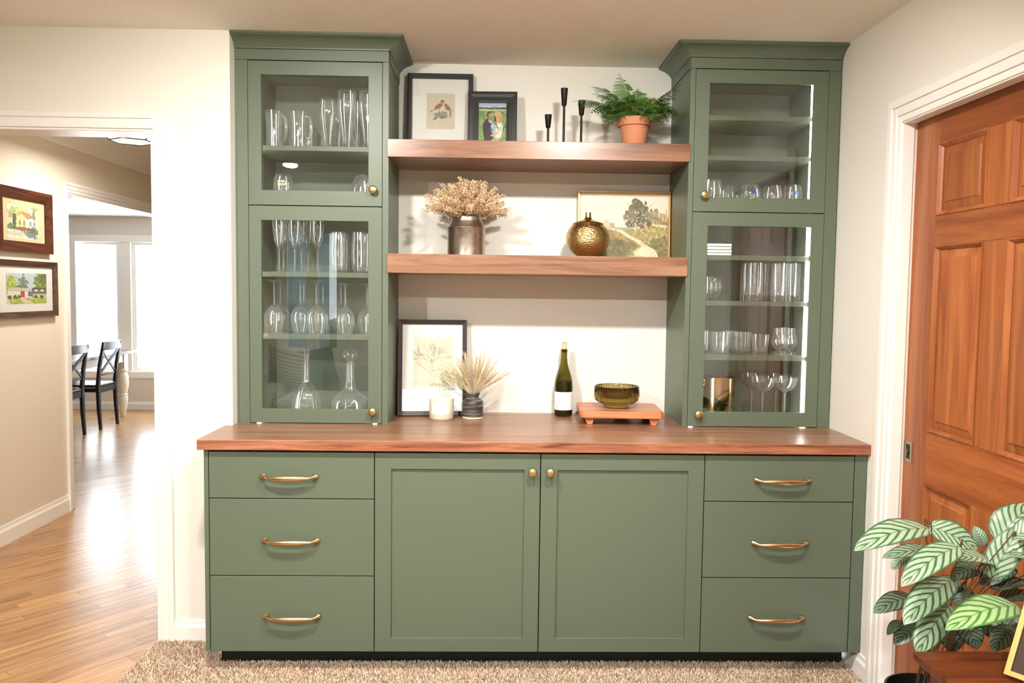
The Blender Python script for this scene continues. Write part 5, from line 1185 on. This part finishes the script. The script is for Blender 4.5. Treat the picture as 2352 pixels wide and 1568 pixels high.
# flush pull plate at the leading edge
pc = at(2088, 1037, 'X', XD)
pl = MB(); z0_, z1_ = 0.888, 0.962; ya_, yb_ = -0.878, -0.934
for q in ((ya_, ya_ - 0.016, z0_, z1_), (yb_ + 0.012, yb_, z0_, z1_), (ya_ - 0.016, yb_ + 0.012, z0_, z0_ + 0.011), (ya_ - 0.016, yb_ + 0.012, z1_ - 0.011, z1_)): pl.box(XD - 0.0025, XD, q[0], q[1], q[2], q[3])
pp = pl.build('pull_plate', M_NICKEL, door, 0.0006, label='aged nickel flush pull')
bx('pull_recess', XD - 0.0008, XD + 0.0, ya_ - 0.016, yb_ + 0.012, z0_ + 0.011, z1_ - 0.011, mat('dark_pull_recess', srgb(58, 46, 34), 0.4, 0.7), pp)
MB().tube([(XD - 0.0015, ya_ - 0.020, z0_ + 0.018), (XD - 0.004, ya_ - 0.024, z0_ + 0.026), (XD - 0.0015, ya_ - 0.026, z1_ - 0.03)], 0.003, 8).build('pull_lever', M_NICKEL, pp, smooth=50)
for zz in (0.925,):
    for yy in (ya_ - 0.006, yb_ + 0.006): MB().lathe([(0, 0), (0.0028, 0), (0.0022, 0.001), (0, 0.0014)], 10, (XD - 0.0025, yy, zz), axis='X').build('screw', M_NICKEL, pp).location.x = -0.0010

# ---------------------------------------------------------------- foreground: side table, gold frame, calathea
ZT = 0.612
tx0, tx1, ty0, ty1 = 2.098, 2.492, -2.36, -1.815
t = thing('side_table', 'dark cherry wooden side table corner in the right foreground', 'side table', ((tx0 + tx1) / 2, (ty0 + ty1) / 2, 0))
m = MB().box(tx0, tx1, ty0, ty1, ZT - 0.022, ZT); m.build('table_top', M_TABLEW, t, 0.004)
bx('apron', tx0 + 0.03, tx1 - 0.03, ty0 + 0.03, ty0 + 0.05, ZT - 0.09, ZT - 0.022, M_TABLEW, t); bx('apron', tx0 + 0.03, tx1 - 0.03, ty1 - 0.05, ty1 - 0.03, ZT - 0.09, ZT - 0.022, M_TABLEW, t)
bx('apron', tx0 + 0.03, tx0 + 0.05, ty0 + 0.05, ty1 - 0.05, ZT - 0.09, ZT - 0.022, M_TABLEW, t)
for lx_ in (tx0 + 0.05, tx1 - 0.05):
    for ly_ in (ty0 + 0.05, ty1 - 0.05): MB().lathe([(0, 0.005), (0.012, 0.005), (0.022, ZT - 0.2), (0.024, ZT - 0.0225), (0, ZT - 0.0225)], 14, (lx_, ly_, 0)).build('leg', M_TABLEW, t, smooth=40)
# leaning gold photo frame on the table
q0 = at(2308, 1550, 'Z', ZT + 0.004); ca2, sa2 = math.cos(R(-55)), math.sin(R(-55))
t = frame_thing('photo_frame', 'gold photo frame standing on the cherry side table', 'picture', (q0.x + 0.09 * ca2, q0.y + 0.09 * sa2, ZT + 0.004), (R(-33), 0, R(-55)), 0.18, 0.23, 0.012, 0.012, M_GOLDF, 'flat')
MB().box(-0.078, 0.078, -0.006, -0.003, 0.012, 0.218).build('mat_board', mat('dark_brown_mat', srgb(60, 44, 34), 0.8), t, world=False)
MB().box(-0.055, 0.055, -0.0075, -0.0062, 0.035, 0.195).build('print', M_MATB, t, world=False)
MB().add([(-0.01, 0.0, 0.19), (0.01, 0.0, 0.19), (0.014, 0.1006, 0.068), (-0.014, 0.1006, 0.068)], [(0, 1, 2, 3)]).build('easel_back', M_BLACK, t, world=False)

# calathea
px_, py_ = 2.262, -1.60
ZP = 0.20
t0 = thing('plant_stand', 'low black stand under the striped foreground plant', 'plant stand', (px_, py_, 0))
MB().lathe([(0, ZP - 0.012), (0.12, ZP - 0.012), (0.122, ZP - 0.001), (0, ZP - 0.001)], 32, (px_, py_, 0)).build('stand_top', M_BLACK, t0, smooth=30)
for k in range(3):
    a = 2 * math.pi * k / 3 + 0.4; MB().tube([(px_ + 0.11 * math.cos(a), py_ + 0.11 * math.sin(a), 0.008), (px_ + 0.09 * math.cos(a), py_ + 0.09 * math.sin(a), ZP - 0.012)], 0.010, 8).build('leg', M_BLACK, t0, smooth=50)
plant = thing('potted_calathea', 'potted plant with pale green striped leaves in right foreground', 'potted plant', (px_, py_, ZP))
MB().lathe([(0, 0), (0.075, 0), (0.080, 0.005), (0.100, 0.180), (0.107, 0.182), (0.108, 0.200), (0.102, 0.201), (0.098, 0.17), (0, 0.16)], 40, (px_, py_, ZP)).build('pot', M_PLASTIC, plant, smooth=35)
MB().lathe([(0, ZP + 0.172), (0.08, ZP + 0.171), (0.0975, ZP + 0.168)], 24, (px_, py_, 0)).build('soil', M_SOIL, plant)
rs = random.Random(5)
def leaf(base, tip, width, m_, curl=0.18, roll=0.0, stem=True, bow=0.10):
    base, tip = Vector(base), Vector(tip); ax_ = tip - base; ln = ax_.length; d = ax_.normalized()
    view = (CAM - (base + tip) / 2).normalized()
    nrm = (Vector((0, 0, 1)) * 0.75 + view * 0.65); nrm = (nrm - d * nrm.dot(d)).normalized(); nrm = Matrix.Rotation(roll, 3, d) @ nrm
    sd = d.cross(nrm).normalized(); nu, nv = 8, 16; vs, fs, uvs = [], [], []
    for j in range(nv + 1):
        v_ = j / nv; wv_ = width * 0.5 * (math.sin(math.pi * min(1, v_ * 0.98 + 0.02) ** 0.82)) ** 0.62 if 0 < j < nv else 0.0008
        c = base + d * (ln * v_) + nrm * (bow * ln * math.sin(math.pi * v_) * 0.9)
        for i in range(nu + 1):
            u_ = -1 + 2 * i / nu; rip = 0.012 * width * math.sin(v_ * 40 + abs(u_) * 3) * abs(u_)
            vs.append(c + sd * (wv_ * u_) + nrm * (wv_ * (abs(u_) * 0.30 - curl * u_ * u_) + rip)); uvs.append((0.5 + 0.5 * u_, v_))
    for j in range(nv):
        for i in range(nu): a = j * (nu + 1) + i; fs.append((a, a + 1, a + nu + 2, a + nu + 1))
    me = bpy.data.meshes.new('leaf'); B = BASE[plant.name]; me.from_pydata([tuple(v - B) for v in vs], [], fs); me.shade_smooth()
    ul = me.uv_layers.new(name='UVMap')
    for lp in me.loops: ul.data[lp.index].uv = uvs[lp.vertex_index]
    me.materials.append(m_); o = bpy.data.objects.new('leaf', me); COL.objects.link(o); o.parent = plant; BASE[o.name] = B
    if stem:
        r0 = Vector((px_ + rs.uniform(-.03, .03), py_ + rs.uniform(-.03, .03), ZP + 0.168)); mid = r0.lerp(base, 0.5) + Vector((-0.15 * (base.x - r0.x), 0, 0.05))
        P = catmull([tuple(r0), tuple(mid), tuple(base + Vector((0, 0, 0.004)) - d * 0.01), tuple(base)], 5)
        MB().tube(P, 0.0016, 6).build('leaf_stem', M_LSTEM, plant, smooth=60)
def lf(u0, v0, u1, v1, wpx, y0, y1, m_=None, **k):
    b, e = at(u0, v0, 'Y', y0), at(u1, v1, 'Y', y1); dist = (b.y - CAM.y); leaf(b, e, 0.92 * wpx * dist / FPX, m_ or M_LEAF, **k)
lf(2133, 1214, 1962, 1264, 82, -1.66, -1.76)
lf(2132, 1208, 2246, 1262, 74, -1.60, -1.64, roll=.2)
lf(2204, 1254, 2070, 1346, 80, -1.72, -1.82)
lf(2148, 1268, 2026, 1281, 46, -1.58, -1.62)
lf(2278, 1292, 2188, 1284, 56, -1.66, -1.72)
lf(2186, 1332, 2076, 1434, 84, -1.72, -1.82, M_LEAFB if False else M_LEAF)
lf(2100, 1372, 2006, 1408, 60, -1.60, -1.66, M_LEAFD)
lf(2338, 1392, 2172, 1446, 94, -1.76, -1.86, M_LEAFB)
lf(2182, 1390, 2106, 1502, 84, -1.70, -1.80)
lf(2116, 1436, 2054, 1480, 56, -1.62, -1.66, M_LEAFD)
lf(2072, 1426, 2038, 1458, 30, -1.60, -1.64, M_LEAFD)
lf(2290, 1243, 2372, 1158, 96, -1.62, -1.60)
lf(2276, 1330, 2352, 1206, 80, -1.68, -1.66)
lf(2258, 1254, 2238, 1208, 40, -1.58, -1.56)
lf(2400, 1290, 2320, 1276, 60, -1.66, -1.72)
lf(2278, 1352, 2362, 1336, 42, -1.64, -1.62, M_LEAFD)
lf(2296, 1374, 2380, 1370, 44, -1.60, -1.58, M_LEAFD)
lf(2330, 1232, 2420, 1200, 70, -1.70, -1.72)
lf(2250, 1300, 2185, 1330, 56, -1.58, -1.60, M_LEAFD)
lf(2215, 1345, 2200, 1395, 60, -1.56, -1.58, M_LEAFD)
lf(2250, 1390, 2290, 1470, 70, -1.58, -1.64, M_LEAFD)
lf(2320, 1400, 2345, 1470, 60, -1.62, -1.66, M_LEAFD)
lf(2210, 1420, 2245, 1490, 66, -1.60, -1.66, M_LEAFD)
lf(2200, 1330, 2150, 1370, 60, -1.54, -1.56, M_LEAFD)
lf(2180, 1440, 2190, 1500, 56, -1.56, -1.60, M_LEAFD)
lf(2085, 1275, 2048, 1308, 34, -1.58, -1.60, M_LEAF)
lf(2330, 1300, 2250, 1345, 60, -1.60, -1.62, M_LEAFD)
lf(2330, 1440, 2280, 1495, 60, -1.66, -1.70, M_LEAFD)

# ---------------------------------------------------------------- dining table and chairs
t = thing('dining_table', 'dining table with dark top and cream turned legs by the window', 'table', (-3.55, 4.4, 0))
bx('table_top', -4.05, -3.05, 3.1, 5.62, 0.722, 0.752, M_DTABLE, t, 0.004)
bx('apron', -3.13, -3.11, 3.2, 5.5, 0.63, 0.722, M_CREAM, t); bx('apron', -3.99, -3.97, 3.2, 5.5, 0.63, 0.722, M_CREAM, t); bx('apron', -3.97, -3.13, 5.48, 5.5, 0.63, 0.722, M_CREAM, t)
tl = [(0.0, 0.0), (0.022, 0.0), (0.026, 0.01), (0.034, 0.09), (0.048, 0.20), (0.046, 0.235), (0.038, 0.245), (0.050, 0.255), (0.038, 0.268), (0.044, 0.29), (0.056, 0.36), (0.056, 0.46), (0.044, 0.50), (0.038, 0.512), (0.052, 0.525), (0.052, 0.545), (0.04, 0.56), (0.0, 0.56)]
for lx_ in (-3.14, -3.95):
    for ly_ in (3.25, 5.44): MB().lathe([(r * 1.15, z) for r, z in tl], 20, (lx_, ly_, 0)).box(lx_ - 0.045, lx_ + 0.045, ly_ - 0.045, ly_ + 0.045, 0.558, 0.722).build('leg', M_CREAM, t, smooth=40)
def chair(label, x, y):
    t = thing('dining_chair', label, 'chair', (x, y, 0), group='black cross-back dining chairs')
    W2, D = 0.185, 0.40; SH = 0.455
    # the back is at +x, the seat runs towards -x
    for s in (-1, 1):
        MB().tube([(-0.02, s * W2, 0.0), (-0.035, s * W2, 0.22), (-0.04, s * W2, SH), (-0.02, s * W2, 0.66), (0.025, s * W2, 0.90)], [(0.018, 0.020), (0.021, 0.028), (0.022, 0.032), (0.020, 0.027), (0.017, 0.020)], 4).build('rear_leg', M_CHAIR, t, 0.002, world=False)
        MB().tube([(-D - 0.0, s * (W2 + 0.02), 0.0), (-D + 0.01, s * (W2 + 0.015), SH - 0.02)], [(0.013, 0.013), (0.019, 0.019)], 4).build('front_leg', M_CHAIR, t, 0.002, world=False)
        MB().tube([(-0.035, s * W2, SH - 0.045), (-D + 0.01, s * (W2 + 0.015), SH - 0.045)], [(0.009, 0.030)] * 2, 4).build('seat_rail', M_CHAIR, t, world=False)
    MB().box(-0.05, -0.03, -W2, W2, SH - 0.075, SH - 0.015).build('seat_rail', M_CHAIR, t, world=False)
    MB().prism([(-D - 0.02, -0.225), (-D - 0.02, 0.225), (-0.03, 0.195), (-0.03, -0.195)], SH - 0.012, SH + 0.010).build('seat', M_CHAIR, t, 0.006, world=False)
    rl = MB(); n = 8
    rl.tube([(0.026 - 0.008 + 0.022 * math.cos(math.pi * (k / n - .5)) * 1.0 - 0.0, -W2 - 0.012 + (2 * W2 + 0.024) * k / n, 0.865) for k in range(n + 1)], [(0.013, 0.062)] * (n + 1), 4).build('top_rail', M_CHAIR, t, 0.003, smooth=30, world=False)
    for s in (-1, 1): MB().tube([(-0.028, -s * (W2 - 0.01), 0.575), (-0.012 + 0.012 * s * 0.3, 0, 0.70), (0.012, s * (W2 - 0.01), 0.825)], [(0.008, 0.017)] * 3, 4).build('cross_slat', M_CHAIR, t, world=False)
    MB().tube([(-0.036 + 0.02 * math.cos(math.pi * (k / n - .5)), -W2 + 2 * W2 * k / n, 0.565) for k in range(n + 1)], [(0.009, 0.013)] * (n + 1), 4).build('lower_rail', M_CHAIR, t, world=False)
    return t
chair('black cross-back dining chair fully visible at the table end', -2.955, 4.765)
chair('black cross-back dining chair half hidden by the hall casing', -2.975, 4.110)

# ---------------------------------------------------------------- behind the viewer, mirrored in the cabinet glass: sofa and cushions
t = thing('sofa', 'grey linen sofa behind the viewer, mirrored in cabinet glass', 'sofa', (-0.1, -4.75, 0))
bx('seat_base', -1.12, 0.92, -5.14, -4.32, 0.10, 0.36, M_LINEN, t, 0.03)
bx('backrest', -1.12, 0.92, -5.24, -5.08, 0.36, 0.70, M_LINEN, t, 0.05, seg=4)
for x0_ in (-1.14, 0.76): bx('armrest', x0_, x0_ + 0.18, -5.07, -4.30, 0.10, 0.56, M_LINEN, t, 0.05, seg=4)
for x0_ in (-0.95, -0.09): bx('seat_cushion', x0_, x0_ + 0.84, -5.07, -4.31, 0.362, 0.46, M_LINEN, t, 0.04, seg=4)
for fx_ in (-1.05, 0.85):
    for fy_ in (-5.1, -4.4): MB().lathe([(0, 0.004), (0.018, 0.004), (0.026, 0.105), (0, 0.105)], 10, (fx_, fy_, 0)).build('foot', M_BLACK, t)
t = thing('end_table', 'small dark end table beside the mirrored sofa', 'table', (-1.36, -4.85, 0))
MB().lathe([(0, 0.60), (0.19, 0.60), (0.195, 0.62), (0, 0.622)], 32, (-1.36, -4.85, 0)).build('table_top', M_TABLEW, t, smooth=30)
MB().lathe([(0.14, 0.005), (0.02, 0.03), (0.02, 0.60)], 20, (-1.36, -4.85, 0)).build('pedestal', M_TABLEW, t, smooth=40)
t = thing('table_lamp', 'lit beige-shaded lamp with round cream base mirrored in cabinet glass', 'lamp', (-1.33, -4.85, 0.6235))
MB().lathe(catmull([(0.0, 0.623), (0.06, 0.623), (0.11, 0.70), (0.12, 0.80), (0.08, 0.92), (0.02, 0.97), (0.015, 1.0), (0.0, 1.0)], 4), 32, (-1.33, -4.85, 0)).build('lamp_base', M_WHITEP, t, smooth=60)
MB().lathe([(0.185, 1.01), (0.145, 1.27)], 36, (-1.33, -4.85, 0)).build('lamp_shade', emis('lit_beige_lampshade', srgb(255, 222, 170), 2.2), t, smooth=60)
def cushion(label, m_, loc, rot, s_):
    n = 12; vs, fs = [], []
    for side in (1, -1):
        for j in range(n + 1):
            for i in range(n + 1):
                u_, v_ = -1 + 2 * i / n, -1 + 2 * j / n; k = (1 - u_ * u_) * (1 - v_ * v_); pin = 1 - 0.07 * (1 - abs(u_)) * 0 - 0.06 * (abs(u_) ** 2 * (1 - v_ ** 2) * 0 + (1 - u_ * u_) * abs(v_) ** 3 * 1.0)
                pinx = 1 - 0.06 * (1 - v_ * v_) * abs(u_) ** 3
                vs.append((u_ * s_ / 2 * pinx, side * 0.075 * k ** 0.45, v_ * s_ / 2 * pin))
    o_ = (n + 1) ** 2
    for sd_ in (0, 1):
        for j in range(n):
            for i in range(n): a = sd_ * o_ + j * (n + 1) + i; q = (a, a + 1, a + n + 2, a + n + 1); fs.append(q if sd_ else q[::-1])
    o = MB().add(vs, fs).build('cushion', m_, None, smooth=80, label=label, cat='cushion'); o.location = loc; o.rotation_euler = rot
cushion('striped beige cushion on the mirrored sofa, nearest its left arm', M_STRIPE, (-0.93, -4.80, 0.70), (R(-20), R(12), R(8)), 0.42)
cushion('charcoal cushion behind the striped one on the mirrored sofa', M_CHARC, (-0.70, -4.965, 0.70), (R(-16), R(-10), R(-6)), 0.40)
